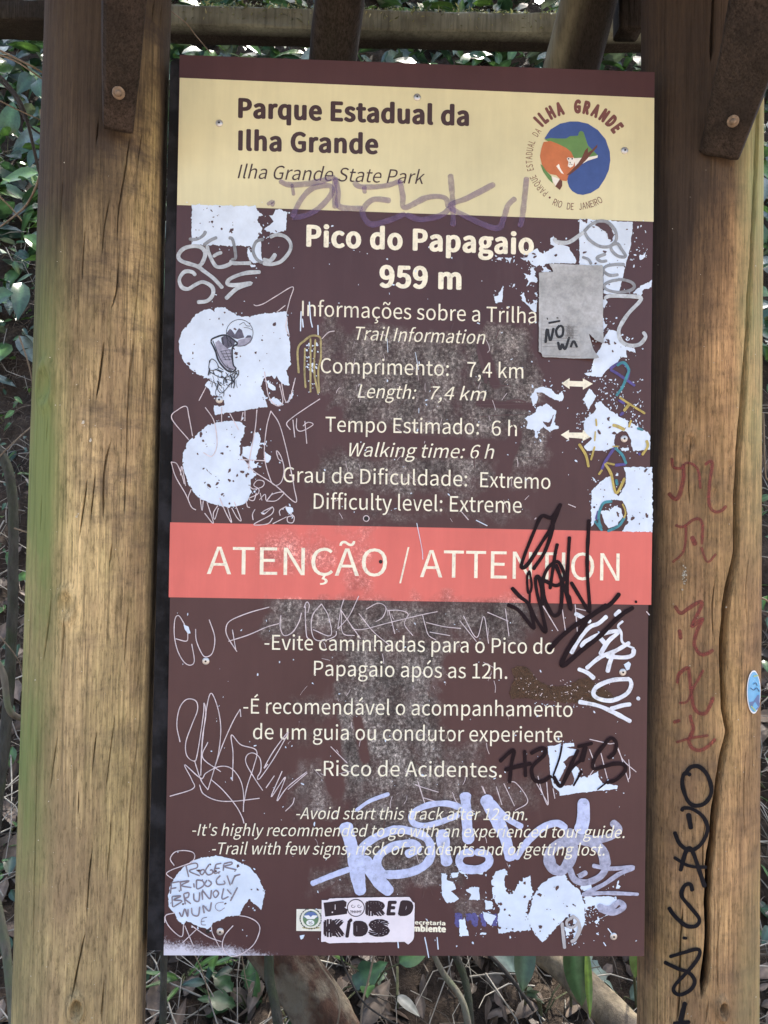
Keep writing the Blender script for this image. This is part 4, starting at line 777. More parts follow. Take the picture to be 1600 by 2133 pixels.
m_st = flat('sticker_vinyl', (.74, .70, .74), .4, .06)
k = Marks(.0024); k.poly(K([(245, 1300), (290, 1300), (300, 1288), (560, 1280), (880, 1277), (900, 1310), (917, 1320), (914, 1500), (910, 1580), (895, 1600), (870, 1620), (845, 1600), (700, 1604), (400, 1608), (295, 1612), (270, 1600), (240, 1602)]), .6, 3, 4)
stk = k.build('sticker', m_st, None); tag(stk, 'white and black lettered band sticker at the foot of the sign', 'sticker')
k = Marks(.0027); m_ink = flat('sticker_ink', (.018, .010, .018), .4)
def glyph_box(body, x0, y0, x1, y1, bold=.0, it=0.0, dy=0):
    v, f = glyphs(body, it, bold); a0, b0 = v.min(0); a1, b1 = v.max(0)
    p = np.c_[x0 + (v[:, 0] - a0) / (a1 - a0) * (x1 - x0), y1 - (v[:, 1] - b0) / (b1 - b0) * (y1 - y0) + dy * (v[:, 0] - a0) / (a1 - a0)]
    p = np.array(K(p.tolist())); fs = []
    for q in f:
        q = list(q); X, Y = p[q][:, 0], p[q][:, 1]; fs.append(q if np.sum(X * np.roll(Y, -1) - Y * np.roll(X, -1)) < 0 else q[::-1])
    k.add(p, fs); k.bump += 1.2e-5
k.poly(K([(258, 1318), (400, 1298), (425, 1312), (422, 1345), (410, 1352), (430, 1365), (428, 1398), (405, 1402), (270, 1418)]))
glyph_box('R', 560, 1302, 705, 1414, .075); glyph_box('E', 712, 1303, 788, 1410, .03, .15); glyph_box('D', 795, 1300, 908, 1414, .055, .2)
glyph_box('K', 258, 1436, 412, 1566, .075); glyph_box('Í', 415, 1430, 468, 1570, .03, .2); glyph_box('D', 472, 1448, 580, 1562, .06); glyph_box('S', 578, 1436, 738, 1564, .085)
o_c = K([(492, 1355)])[0]; k.stroke([(o_c[0] + 17.6 * math.cos(t), o_c[1] + 17.6 * math.sin(t)) for t in np.linspace(0, 6.35, 40)], 1.9)
for sx in (-1, 1): k.stroke([(o_c[0] + sx * 6.5 + (5 - .7 * t) * math.cos(t * sx), o_c[1] - 4.5 + (5 - .7 * t) * math.sin(t)) for t in np.linspace(0, 6.2, 22)], 1)
k.stroke([(o_c[0] + x_, o_c[1] + 7 + 1.5 * math.cos(x_ / 5)) for x_ in np.linspace(-12, 12, 9)], 1)
for x_ in np.linspace(-10, 10, 7): k.stroke([(o_c[0] + x_, o_c[1] + 5), (o_c[0] + x_, o_c[1] + 11)], .9)
k.build('sticker_lettering', m_ink, stk)
k = Marks(.0029); k.stroke(K([(342, 1330), (342, 1368)]), 1.2); k.disc(K([(322, 1386)])[0], 1.6, 8); k.build('sticker_counter', m_st, stk)

# ------------------------------------------------------------------ the shelter that carries the sign
shelter = empty('trail_shelter', (0, .05, 0), 'timber shelter with two thick round posts and bolted braces around the trail sign', 'shelter')
M_POSTL = wood('weathered_log', (.56, .41, .205), (.31, .215, .115), (.085, .065, .052), (.15, .18, .065), .85)
M_POSTR = wood('brown_log', (.48, .295, .14), (.25, .15, .077), (.085, .06, .045), (.26, .28, .13), .6)
M_BRACE = wood('dark_brown_timber', (.050, .038, .032), (.032, .026, .023), (.022, .019, .018), (.1, .1, .05), .3, .3)
M_GREYWOOD = wood('dark_old_timber', (.05, .042, .038), (.032, .028, .026), (.018, .016, .016), (.22, .22, .16), .3)
CXY = CL[:2]
class Post:
    def __init__(s, rows, yc):
        z = []; c = []; r = []
        for py, xl, xr in rows:
            dl, dr = rays([(xl, py), (xr, py)]); al = math.atan2(dl[0], dl[1]); ar = math.atan2(dr[0], dr[1]); am = (al + ar) / 2
            dist = (yc - CXY[1]) / math.cos(am); x = CXY[0] + dist * math.sin(am)
            z.append(P([((xl + xr) / 2, py)], yc)[0][2]); c.append(x); r.append(dist * math.sin((ar - al) / 2))
        s.px = np.polyfit(z, c, 1); s.pr = np.polyfit(z, r, 1); s.yc = yc
    def cx(s, z): return np.polyval(s.px, z)
    def rr(s, z): return np.polyval(s.pr, z)
    def bulge(s, th, z): return .0035 * (fbm(np.cos(th) * 1.6 + 9, z * 1.3 + np.sin(th) * 1.5, 31, 3) - .5) + .0012 * (fbm(th * 9, z * 5, 8, 3) - .5)
    def hit(s, p):
        d = rays(p); z = np.full(len(d), 1.5)
        for _ in range(6):
            ox = CL[0] - s.cx(z); oy = CL[1] - s.yc; r = s.rr(z)
            a = d[:, 0] ** 2 + d[:, 1] ** 2; b_ = ox * d[:, 0] + oy * d[:, 1]; c = ox * ox + oy * oy - r * r
            t = (-b_ - np.sqrt(np.maximum(b_ * b_ - a * c, 0))) / a; z = CL[2] + t * d[:, 2]
        x = CL[0] + t * d[:, 0] - s.cx(z); y = CL[1] + t * d[:, 1] - s.yc
        return np.arctan2(y, x), z
    def surf(s, p, o):
        th, z = s.hit(p); r = s.rr(z) + s.bulge(th, z) + .0006 + np.asarray(o)
        return np.c_[s.cx(z) + r * np.cos(th), s.yc + r * np.sin(th), z]
    def build(s, m, cracks, knots, attrs, label, z0=-.15, z1=2.93):
        th0 = math.atan2(CXY[1] - s.yc, CXY[0] - s.cx(1.4))
        th = np.r_[np.linspace(th0 - R(97), th0 + R(97), 400), np.linspace(th0 + R(97), th0 + R(263), 44)[1:-1]]
        zz = np.linspace(z0, z1, 660); TH, Z = np.meshgrid(th, zz)
        Rr = s.rr(Z) + s.bulge(TH, Z)
        crack_dark = np.zeros_like(Rr)  # extra darkening for the inside of wide cracks
        for pts, w, depth in cracks:
            depth = depth * 1.5 if w < .002 else depth; w = w * .9 if w < .002 else w; q = resample(spline(pts, 6), 6); ct, cz = s.hit(q); o = np.argsort(cz); ct, cz = np.unwrap(ct)[o], cz[o]
            wob = (.0030 if w > .004 else .0018) * (fbm(zz * 22, zz * 0 + w, 3, 4) - .5)
            c = np.interp(zz, cz, ct) + wob / .105
            taper = np.clip(np.minimum(zz - cz[0], cz[-1] - zz) / .025, 0, 1) * (.62 + .76 * fbm(zz * 14, zz * 0 + w * 3, 17, 3))
            d = (TH - c[:, None]); d = (d + np.pi) % (2 * np.pi) - np.pi
            ww = np.maximum(w * taper[:, None], 1e-5)
            if w > .004: crack_dark = np.maximum(crack_dark, np.minimum(taper, 1)[:, None] * np.exp(-(d * .105 / (ww * .95)) ** 6))
            Rr = Rr - depth * np.minimum(taper, 1)[:, None] * np.exp(-(d * .105 / ww) ** 4)
        for (kp, kr, kd) in knots:
            kt, kz = s.hit([kp]); d2 = ((TH - kt[0]) * .105 / kr) ** 2 + ((Z - kz[0]) / (kr * 1.8)) ** 2
            Rr = Rr - kd * np.exp(-d2) + kd * .7 * np.exp(-(np.sqrt(d2) - 1.7) ** 2 * 3)
        V = np.c_[(s.cx(Z) + Rr * np.cos(TH)).ravel(), (s.yc + Rr * np.sin(TH)).ravel(), Z.ravel()]
        sn = np.sin(TH - th0); at = {k: np.clip(f(sn, Z), 0, 1).ravel() for k, f in attrs.items()}
        at['stain_shade'] = np.maximum(at['stain_shade'], crack_dark.ravel() * 1.6)
        f = gridfaces(len(th), len(zz), True)
        return obj('post', V, np.ascontiguousarray(f), m, shelter, True, at), th0
cr3 = lambda x0, y0, s: (lambda pts: [(x0 + a / s, y0 + b / s) for a, b in pts])
a1, a2, a3 = cr3(0, 0, 3.0476), cr3(0, 700, 3.0474), cr3(0, 1400, 2.91)
postL = Post([(60, 92, 358), (700, 69, 338), (1400, 47, 319), (2110, 24, 306)], .03)
cl = [(a1(q), w, .007) for q, w in [([(985, -30), (960, 150)], .0011), ([(630, 740), (605, 950)], .0012), ([(830, 850), (800, 1060), (760, 1300), (740, 1560)], .0011), ([(905, 800), (870, 1100)], .0009), ([(700, 1250), (660, 1470), (650, 1640)], .0009), ([(760, 1630), (740, 1850), (690, 2000)], .001), ([(900, 1550), (860, 2000), (840, 2133)], .0009), ([(1030, 10), (1010, 200)], .0009), ([(540, 1400), (520, 1800)], .0008), ([(400, 1100), (380, 1500)], .0008)]]
cl += [(a2(q), w, .008) for q, w in [([(665, 0), (630, 280), (600, 430)], .0012), ([(710, 640), (665, 850), (655, 1180)], .0013), ([(860, 0), (820, 300), (800, 850), (790, 1150)], .0012), ([(305, 500), (290, 700)], .001), ([(560, 880), (500, 1300)], .0009), ([(715, 1280), (690, 1500)], .0009), ([(820, 1700), (790, 2100)], .0011), ([(415, 1750), (390, 2100)], .0009), ([(330, 1650), (300, 1900), (270, 2100)], .001), ([(610, 850), (570, 1200)], .0008), ([(930, 150), (900, 700)], .0008), ([(265, 1000), (255, 1250)], .0008)]]
cl += [(a3(q), w, .009) for q, w in [([(860, 130), (840, 400), (800, 750), (770, 1250), (720, 1660)], .0016), ([(350, 380), (300, 740)], .0009), ([(520, 1560), (470, 1800), (430, 2000)], .0012), ([(635, 1850), (615, 2150)], .0013), ([(480, 700), (470, 900)], .0009), ([(700, 250), (640, 750)], .0008), ([(590, 330), (560, 620)], .0008), ([(230, 400), (200, 1700)], .0009), ([(560, 1050), (520, 1500)], .0008), ([(680, 850), (650, 1300)], .0008)]]
kl = [(a2([(285, 310)])[0], .011, .006), (a2([(420, 1710)])[0], .008, .005), (a3([(460, 2040)])[0], .006, .012), (a1([(830, 1140)])[0], .008, .002)]
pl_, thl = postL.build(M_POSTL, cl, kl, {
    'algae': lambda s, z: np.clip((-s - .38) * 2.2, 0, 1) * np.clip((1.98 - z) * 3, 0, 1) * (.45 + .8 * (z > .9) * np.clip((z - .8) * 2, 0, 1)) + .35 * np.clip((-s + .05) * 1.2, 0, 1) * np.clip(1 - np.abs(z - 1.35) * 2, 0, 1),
    'stain_shade': lambda s, z: np.clip((z - 1.60 + .34 * np.clip(-s, -1, 1)) * 1.5, 0, 1) + .8 * np.clip((s - .74) * 5, 0, 1),  # top: weather stain plus roof shade; sign-side edge: painted shade
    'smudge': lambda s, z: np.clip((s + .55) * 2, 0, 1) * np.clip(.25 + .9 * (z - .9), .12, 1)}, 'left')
pl_['label'] = 'pale cracked post with green algae down its outer side'
postR = Post([(60, 1336, 1592), (1000, 1332, 1587), (2110, 1327, 1583)], .08)
big = [(1588, -60), (1582, 120), (1577, 300), (1572, 420), (1566, 520), (1565, 600)] + [(1564, 800), (1541, 900), (1538, 942), (1537, 984), (1535, 1052), (1534, 1139), (1528, 1181), (1517, 1238), (1511, 1294), (1508, 1350), (1507, 1406), (1508, 1470)] + N([(650, 0), (665, 100), (630, 250), (605, 380), (580, 560), (555, 800), (535, 1000), (515, 1250), (520, 1500), (510, 1700), (475, 1950)])
big = [b_ for b_ in big if not (700 < b_[1] < 860)] 
big = [(1588, -60), (1582, 120), (1577, 300), (1572, 420), (1567, 520), (1561, 640), (1552, 780), (1543, 900)] + [b_ for b_ in big if b_[1] > 930]
cr_ = [(big, .0047, .075), (N([(345, 1300), (325, 1600), (320, 1900), (300, 2140)]), .0016, .010), ([(1488, -40), (1484, 60), (1480, 130)], .0022, .012), (big[:9], .0034, .03), (N([(530, 1950), (500, 2140)]), .001, .006)]
cr_ += [([(x, y), (x - 6, y + l_ / 2), (x - 3, y + l_)], .0008, .005) for x, y, l_ in [(1440, 900, 160), (1490, 1200, 140), (1470, 1700, 130), (1500, 1900, 180), (1420, 1350, 120), (1555, 1550, 200), (1560, 1150, 160)]]
kr = [(M([(600, 470)])[0], .005, .002), (N([(625, 2030)])[0], .005, .012), (M([(420, 80)])[0], .006, .003), (M([(712, 235)])[0], .003, .002)]
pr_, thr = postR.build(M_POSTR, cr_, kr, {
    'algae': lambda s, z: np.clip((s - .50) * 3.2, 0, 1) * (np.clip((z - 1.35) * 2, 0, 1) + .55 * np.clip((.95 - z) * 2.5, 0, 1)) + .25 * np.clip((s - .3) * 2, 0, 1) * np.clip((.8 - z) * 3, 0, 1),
    'stain_shade': lambda s, z: (np.clip((z - 1.60 - .26 * s) * 2.0, 0, 1) + .9 * np.clip((-s - .40) * 2.2, 0, 1) * np.clip(z * .75, .3, 1)) * np.clip((.82 - s) * 5, 0, 1),  # upper stain with roof shade, and the sign's shade painted along the inner side
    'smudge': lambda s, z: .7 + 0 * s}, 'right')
pr_['label'] = 'brown post with a deep drying crack and painted letters'
# marks painted on the right post
m_redpen = flat('red_marker_on_wood', (.20, .035, .028), .6, .3, 150, .72); m_blkpen = flat('black_marker_on_wood', (.010, .009, .011), .7, .2, 90, 1, .12)
sR = postR.surf
k = strokes(M, [([(285, 190), (300, 260), (360, 265), (390, 230), (440, 240), (480, 290), (495, 420)], 5.5), ([(370, 235), (370, 350), (335, 480), (300, 490), (262, 450)], 8.5), ([(525, 240), (580, 225), (560, 400), (560, 540), (600, 590), (650, 580), (685, 545)], 6.5),
    ([(310, 690), (370, 700), (440, 650), (490, 645), (510, 700), (505, 830)], 6), ([(390, 700), (385, 820), (360, 900), (290, 965)], 5), ([(430, 770), (460, 840)], 10), ([(500, 850), (545, 960), (610, 900)], 5),
    ([(305, 1285), (350, 1340), (400, 1310), (490, 1255), (500, 1290), (430, 1440), (510, 1380), (470, 1470), (450, 1570), (490, 1640), (540, 1640), (590, 1610)], 7.5), ([(340, 1460), (352, 1535)], 8.5),
    ([(325, 1860), (340, 1790), (400, 1745), (415, 1800), (430, 1950), (450, 2040), (490, 2080), (540, 2070), (590, 1960)], 7.5), ([(340, 2005), (400, 1990), (440, 1900), (515, 1760)], 5.5)], 6, .0008, sR)
for q, w in [([(400, -40), (405, 0), (420, 60), (390, 140), (410, 190), (460, 210), (510, 190), (575, 130)], 7.5), ([(300, 155), (400, 125), (525, 105)], 5.5), ([(280, 15), (330, 0)], 7)]: k.stroke(N(q), w)
k.build('graffiti_tag', m_redpen, pr_, 'faded red symbols in a column')
k = strokes(N, [([(405, 385), (360, 370), (345, 450), (380, 560), (430, 598), (500, 580), (545, 500), (520, 390), (460, 325), (400, 330), (360, 385)], 8.5), ([(340, 640), (355, 615), (420, 625), (490, 680), (518, 770), (470, 870), (400, 910), (330, 870), (290, 780)], 8), ([(385, 650), (405, 765)], 10.5),
    ([(330, 1060), (370, 920), (410, 910), (470, 1080), (500, 1172)], 8.5), ([(285, 960), (390, 1020), (515, 1030)], 7), ([(415, 1200), (400, 1150), (360, 1160), (340, 1230), (400, 1310), (460, 1390), (440, 1440), (370, 1440), (290, 1370), (250, 1310)], 8.5), ([(346, 1524), (378, 1530)], 7),
    ([(255, 1660), (350, 1630), (450, 1605), (460, 1650), (400, 1740), (300, 1850), (285, 1900), (330, 1925), (400, 1890), (430, 1830), (390, 1770), (310, 1740), (218, 1695)], 8), ([(365, 1975), (330, 2115)], 11), ([(280, 2128), (400, 2116)], 8)], 8, .0011, sR)
k.build('graffiti_tag', m_blkpen, pr_, 'large black letters running down the lower half')
k = Marks(.0014, sR)
for c_, r_ in [(M([(377, 1060)])[0], 6)]:
    for _ in range(40): k.blob((c_[0] + rng.gauss(0, 2.6), c_[1] + rng.gauss(0, 11)), rng.choice([.8, 1.2, 1.8]), None, 1, rng.uniform(0, 3))
for _ in range(40): k.blob((rng.uniform(1370, 1580), rng.uniform(350, 2120)), rng.choice([.6, .8, 1.1]), None, 1.3, rng.uniform(0, 3))
k.build('lichen_spot', flat('lichen', (.40, .38, .30), .8, .3, 300), pr_)
k = Marks(.0012, postL.surf)
for _ in range(60): k.blob((rng.uniform(60, 300), rng.uniform(300, 2120)), rng.choice([.6, .8, 1.1]), None, 1.3, rng.uniform(0, 3))
for c_ in a2([(490, 1145), (570, 660), (527, 550)]):
    for _ in range(6): k.blob((c_[0] + rng.gauss(0, 2), c_[1] + rng.gauss(0, 2.5)), rng.choice([1.2, 2]), None, 1.3, rng.uniform(0, 3))
k.build('lichen_spot', flat('lichen_pale', (.50, .46, .36), .8, .3, 300), pl_)
# oval sticker on the right post
oc = (1568, 1441)
def oval(name, sx, sy, off, m_, parent=None):
    k = Marks(off, sR); th = np.linspace(0, 2 * np.pi, 40, endpoint=False)
    ring = [(oc[0] + sx * math.cos(t), oc[1] + sy * math.sin(t)) for t in th]
    gx, gy = np.meshgrid(np.linspace(-1, 1, 9), np.linspace(-1, 1, 15)); inn = [(oc[0] + sx * a, oc[1] + sy * b_) for a, b_ in zip(gx.ravel(), gy.ravel()) if a * a + b_ * b_ < .9]
    r_ = delaunay_2d_cdt([Vector(v) for v in ring + inn], [(i, (i + 1) % 40) for i in range(40)], [], 1, 1e-5)
    v = np.array([(a.x, a.y) for a in r_[0]]); fs = []
    for f in r_[2]:
        f = list(f); X, Y = v[f][:, 0], v[f][:, 1]; fs.append(f if np.sum(X * np.roll(Y, -1) - Y * np.roll(X, -1)) < 0 else f[::-1])
    k.add(v, fs); return k.build(name, m_, parent)
ov = oval('oval_sticker', 14.0, 45, .0016, flat('sticker_white', (.74, .76, .78), .35)); tag(ov, 'small oval blue souvenir sticker with a white rim on the right hand post', 'sticker')
oval('sticker_face', 12.4, 42, .0021, flat('sticker_blue', (.13, .38, .62), .35), ov)
k = Marks(.0026, sR); k.poly([(1558, 1462), (1566, 1460), (1574, 1448), (1578, 1446), (1579, 1470), (1574, 1478), (1562, 1474)]); k.build('sticker_hill', flat('sticker_deep', (.10, .16, .32), .4), ov)
k = Marks(.0030, sR); k.stroke([(1560, 1432), (1566, 1437), (1572, 1432), (1578, 1440)], 1.6); k.stroke([(1566, 1425), (1570, 1421), (1574, 1428)], 1.4); k.build('sticker_wave', flat('sticker_ink2', (.03, .07, .16), .4), ov)
k = Marks(.0030, sR); k.stroke([(1566, 1408), (1576, 1406)], 3); k.stroke([(1561, 1470), (1570, 1480)], 2.5); k.build('sticker_leaf', flat('sticker_green', (.35, .48, .20), .4), ov)

def timber(name, p0, p1, w, d, m_, side=None, nl=60, seed=1, parent=shelter, round_=.35, bend=0.0, w1=None, algae=None, facing=None):
    """a sawn or round timber from p0 to p1: w across, d deep, with uneven faces"""
    p0 = Vector(p0); p1 = Vector(p1); ax = (p1 - p0).normalized()
    fz = Vector(facing) if facing else Vector((0, -1, 0)); fz = (fz - ax * fz.dot(ax)).normalized(); sx = ax.cross(fz).normalized()
    nk = 40; th = np.linspace(0, 2 * np.pi, nk, endpoint=False); c, s = np.cos(th), np.sin(th)
    e = 2 / (2 + 10 * (1 - round_)); ux = np.sign(c) * np.abs(c) ** e; uy = np.sign(s) * np.abs(s) ** e
    t = np.linspace(0, 1, nl); V = []
    ln = (p1 - p0).length
    for i, q in enumerate(t):
        ww = w + ((w1 or w) - w) * q; n_ = 1 + (.11 if name == 'cross_beam' else .06) * (fbm(th * 2 + seed, q * ln * 9 + 0 * th, seed, 4) - .5) * 2
        cen = np.array(p0.lerp(p1, q)) + np.array(sx) * bend * math.sin(q * math.pi) + np.array(sx) * .004 * (float(fbm(np.array([q * ln * 3]), np.array([seed * 1.7]), seed)[0]) - .5)
        V.append(cen + (ux * ww / 2 * n_)[:, None] * np.array(sx) + (uy * d / 2 * n_)[:, None] * np.array(fz))
    V = np.vstack(V); f = gridfaces(nk, nl, True)
    n0 = len(V); V = np.vstack([V, np.array(p0)[None] - np.array(ax) * .001, np.array(p1)[None] + np.array(ax) * .001])
    Fs = [tuple(q) for q in f] + [(n0, (i + 1) % nk, i) for i in range(nk)] + [(n0 + 1, (nl - 1) * nk + i, (nl - 1) * nk + (i + 1) % nk) for i in range(nk)]
    fr = np.r_[np.tile(uy, nl), 0, 0]
    al = np.zeros(len(V)) if algae is None else algae(V, fr)
    return obj(name, V, Fs, m_, parent, True, {'algae': al, 'smudge': np.full(len(V), .5)})
def bolt(c, nrm, r, parent):
    nrm = Vector(nrm).normalized(); rot = nrm.to_track_quat('Z', 'Y').to_matrix(); V = []; Fs = []; n = 18
    prof = [(1.0, 0), (1.02, .002), (.88, .0035), (.60, .0022), (.58, .0022), (.52, .006), (.3, .0075)]
    for q, h in prof:
        for i in range(n):
            t = 2 * math.pi * i / n; V.append(Vector(c) + rot @ Vector((q * r * math.cos(t), q * r * math.sin(t), h)))
    for j in range(len(prof) - 1):
        for i in range(n): a, b_ = j * n + i, j * n + (i + 1) % n; Fs.append((a, b_, b_ + n, a + n))
    Fs.append(tuple(range((len(prof) - 1) * n, len(prof) * n)))
    return obj('bolt', [tuple(v) for v in V], Fs, M_BOLT, parent, True)
M_BOLT = flat('bolt_brass', (.16, .115, .075), .55, .6, 120, 1, .6)
def PP(x, y, d): return tuple(P([(x, y)], d)[0])
b1 = timber('knee_brace', PP(244, 258, -.070), PP(276, -330, -.34), .046, .045, M_BRACE, seed=3, round_=.45, facing=(.42, -1, -.6), w1=.066)
b2 = timber('knee_brace', PP(1503, 312, -.02), PP(1690, -330, -.34), .064, .05, M_BRACE, seed=5, round_=.45, facing=(-.62, -1, -.6), w1=.118)
bolt(PP(247, 193, -.138), (.3, -1, -.7), .009, b1); bolt(PP(1527, 252, -.092), (-.4, -1, -.7), .009, b2)
M_MOSS_LIT = wood('mossy_lit_timber', (.045, .04, .036), (.03, .028, .026), (.016, .016, .016), (.25, .28, .235), .3)  # moss, plus the front's light and the underside's shade put into the colours
bm = timber('cross_beam', PP(-260, 32, .60), PP(1560, 76, .60), .050, .082, M_MOSS_LIT, seed=9, round_=.25, nl=220, bend=.006,
            algae=lambda V, u: np.clip(.55 + 1.1 * (fbm(V[:, 0] * 6, V[:, 2] * 25, 4) - .4) + np.clip(V[:, 0], 0, .3), 0, 1) * (V[:, 0] > -.62) * np.clip((u - .2) * 3, 0, 1))  # mossy tint doubles as light painted on the front face
bm['label'] = 'grey mossy cross beam behind the sign'
timber('strut', PP(678, 260, .36), PP(722, -110, .22), .098, .10, M_GREYWOOD, seed=12, round_=.9)
S2A, S2B = PP(1150, 300, .36), PP(1262, -140, .22)
timber('strut', PP(1150, 300, .36), PP(1262, -140, .22), .112, .11, M_GREYWOOD, seed=15, round_=.9, algae=lambda V, u: np.clip((np.interp(V[:, 2], [S2A[2], S2B[2]], [S2A[0], S2B[0]]) - .012 - V[:, 0]) * 45, 0, .95))
timber('stub', PP(1308, 72, .30), PP(1310, -160, .30), .050, .05, M_GREYWOOD, seed=17, round_=.4)
# roof over the posts: boards on a low gable, out of the picture above
M_ROOF = wood('roof_boards', (.16, .115, .08), (.09, .066, .05), (.05, .04, .035), (.1, .1, .05), .4)
V = []; Fs = []
EV, RI, BK = (-.85, 2.56), (.08, 3.02), (.46, 2.90)
nb = 26
for i in range(nb):
    x0 = -1.5 + 3.0 * i / nb; x1 = x0 + 3.0 / nb - .004; dz = rng.uniform(0, .006)
    for (ya, za), (yb, zb) in ((EV, RI), (RI, BK)):
        a = len(V)
        for dz2 in (0, .024):
            V += [(x0, ya, za + dz + dz2), (x1, ya, za + dz + dz2), (x1, yb, zb + dz + dz2), (x0, yb, zb + dz + dz2)]
        Fs += [(a, a + 3, a + 2, a + 1), (a + 4, a + 5, a + 6, a + 7), (a, a + 1, a + 5, a + 4), (a + 1, a + 2, a + 6, a + 5), (a + 2, a + 3, a + 7, a + 6), (a + 3, a, a + 4, a + 7)]
obj('roof', V, Fs, M_ROOF, shelter, False, {'algae': np.zeros(len(V)), 'smudge': np.full(len(V), .5)})

# ------------------------------------------------------------------ ground: trail in front, a steep earth bank behind
def height(x, y):
    x = np.asarray(x, float); y = np.asarray(y, float)
    t = np.clip((y - .42) / 1.0, 0, None)
    h = np.where(t < 1, .62 * t * t + .1 * t, .72 + 1.34 * (t - 1))
    h = np.minimum(h, 7.5 + .05 * (y - 6))
    n = (fbm(x * 2.2, y * 2.2, 40, 5) - .5) * .34 + (fbm(x * 9, y * 9, 44, 4) - .5) * .09
    return h + n * np.clip((y + .2) / 1.2, .08, 1) + (fbm(x * 26, y * 26, 47, 3) - .5) * .025
def bank_hit(px):
    d = rays([px])[0]; t = .9
    for _ in range(700):
        t += .012; q = CL + d * t
        if q[1] > .2 and q[2] < float(height(q[0], q[1])): break
    return q
def bank_normal(q, e=.06):
    hx = float(height(q[0] + e, q[1]) - height(q[0] - e, q[1])) / (2 * e); hy = float(height(q[0], q[1] + e) - height(q[0], q[1] - e)) / (2 * e)
    return Vector((-hx, -hy, 1)).normalized()
m, ns, ls, b = mat('bank_soil'); M_SOIL = m
n1 = noise(ns, ls, 7, 8, .7); n2 = noise(ns, ls, 60, 6, .72)
r1 = ramp(ns, [(.3, (.018, .013, .010)), (.5, (.045, .032, .023)), (.72, (.10, .075, .055))]); ls.new(n1.outputs[0], r1.inputs[0])
r2 = ramp(ns, [(.3, g(.4)), (.7, g(1.5))]); ls.new(n2.outputs[0], r2.inputs[0])
ls.new(mix(ns, ls, .9, r1.outputs[0], r2.outputs[0], 'MULTIPLY'), b.inputs['Base Color']); b.inputs['Roughness'].default_value = .9; b.inputs['Specular IOR Level'].default_value = .2
bump(ns, ls, n2.outputs[0], 1.0, .02, b)
xs = np.r_[np.linspace(-6, -1.8, 90), np.linspace(-1.8, 1.8, 240)[1:-1], np.linspace(1.8, 6, 90)]; ys = np.r_[np.linspace(-.3, 2.2, 300), np.linspace(2.2, 6.5, 160)[1:]]
X, Y = np.meshgrid(xs, ys)
bank = obj('bank', np.c_[X.ravel(), Y.ravel(), height(X, Y).ravel()], np.ascontiguousarray(gridfaces(len(xs), len(ys))), M_SOIL, None, True); tag(bank, kind='structure')
m, ns, ls, b = mat('trail_dirt')
n1 = noise(ns, ls, 3, 8, .65); r1 = ramp(ns, [(.3, (.20, .145, .10)), (.7, (.36, .27, .19))]); ls.new(n1.outputs[0], r1.inputs[0]); ls.new(r1.outputs[0], b.inputs['Base Color']); b.inputs['Roughness'].default_value = .95
bump(ns, ls, n1.outputs[0], .5, .03, b)
gx = np.r_[np.linspace(-60, -6, 12), np.linspace(-5, 5, 40), np.linspace(6, 60, 12)]; gy = np.r_[np.linspace(-60, -6, 12), np.linspace(-5, 5, 40), np.linspace(6, 60, 12)]
X, Y = np.meshgrid(gx, gy); Z = (fbm(X * 1.5, Y * 1.5, 61) - .5) * .04 - .03 - .05 * (Y > .2)
tag(obj('ground', np.c_[X.ravel(), Y.ravel(), Z.ravel()], np.ascontiguousarray(gridfaces(len(gx), len(gy))), m, None, True), kind='structure')

# ------------------------------------------------------------------ leaves
def leaf_shape(L, W, fold=.18, droop=.25, wave=.03, n=7, lobes=0, tip=1.6):
    """one curved leaf along +X, normal +Z: (verts, quads, vein)"""
    t = np.linspace(0, 1, n); w = np.sin(np.pi * np.clip(t, 0, 1) ** (1 / tip * 1.25)) ** .8 * W / 2
    if lobes: w = w * (.55 + .45 * np.abs(np.cos(t * np.pi * lobes)))
    w[0] = W * .03; w[-1] = W * .01
    V = []; vein = []
    for i, q in enumerate(t):
        z = -droop * L * q * q
        for k in (-1, -.5, 0, .5, 1):
            V.append((q * L, k * w[i], z + fold * abs(k) * w[i] + wave * L * math.sin(q * 9 + k) * abs(k))); vein.append(1.0 if k == 0 else 0.0)
    f = gridfaces(5, n)
    return np.array(V), f, np.array(vein)
class Leaves:
    def __init__(s): s.V = []; s.F = []; s.t = []; s.v = []; s.n = 0
    def add(s, shape, pos, xdir, up, tint):
        V, f, ve = shape; x = Vector(xdir).normalized(); u = Vector(up); y = u.cross(x)
        if y.length < 1e-4: y = Vector((0, 1, 0))
        y.normalize(); z = x.cross(y); M_ = np.array([x, y, z])
        s.V.append(V @ M_ + np.array(pos)); s.F.append(f + s.n); s.n += len(V); s.t.append(np.full(len(V), tint)); s.v.append(ve)
    def build(s, name, m_, parent=None):
        if not s.V: return None
        return obj(name, np.vstack(s.V), np.ascontiguousarray(np.vstack(s.F)), m_, parent, True, {'tint': np.concatenate(s.t), 'vein': np.concatenate(s.v)})
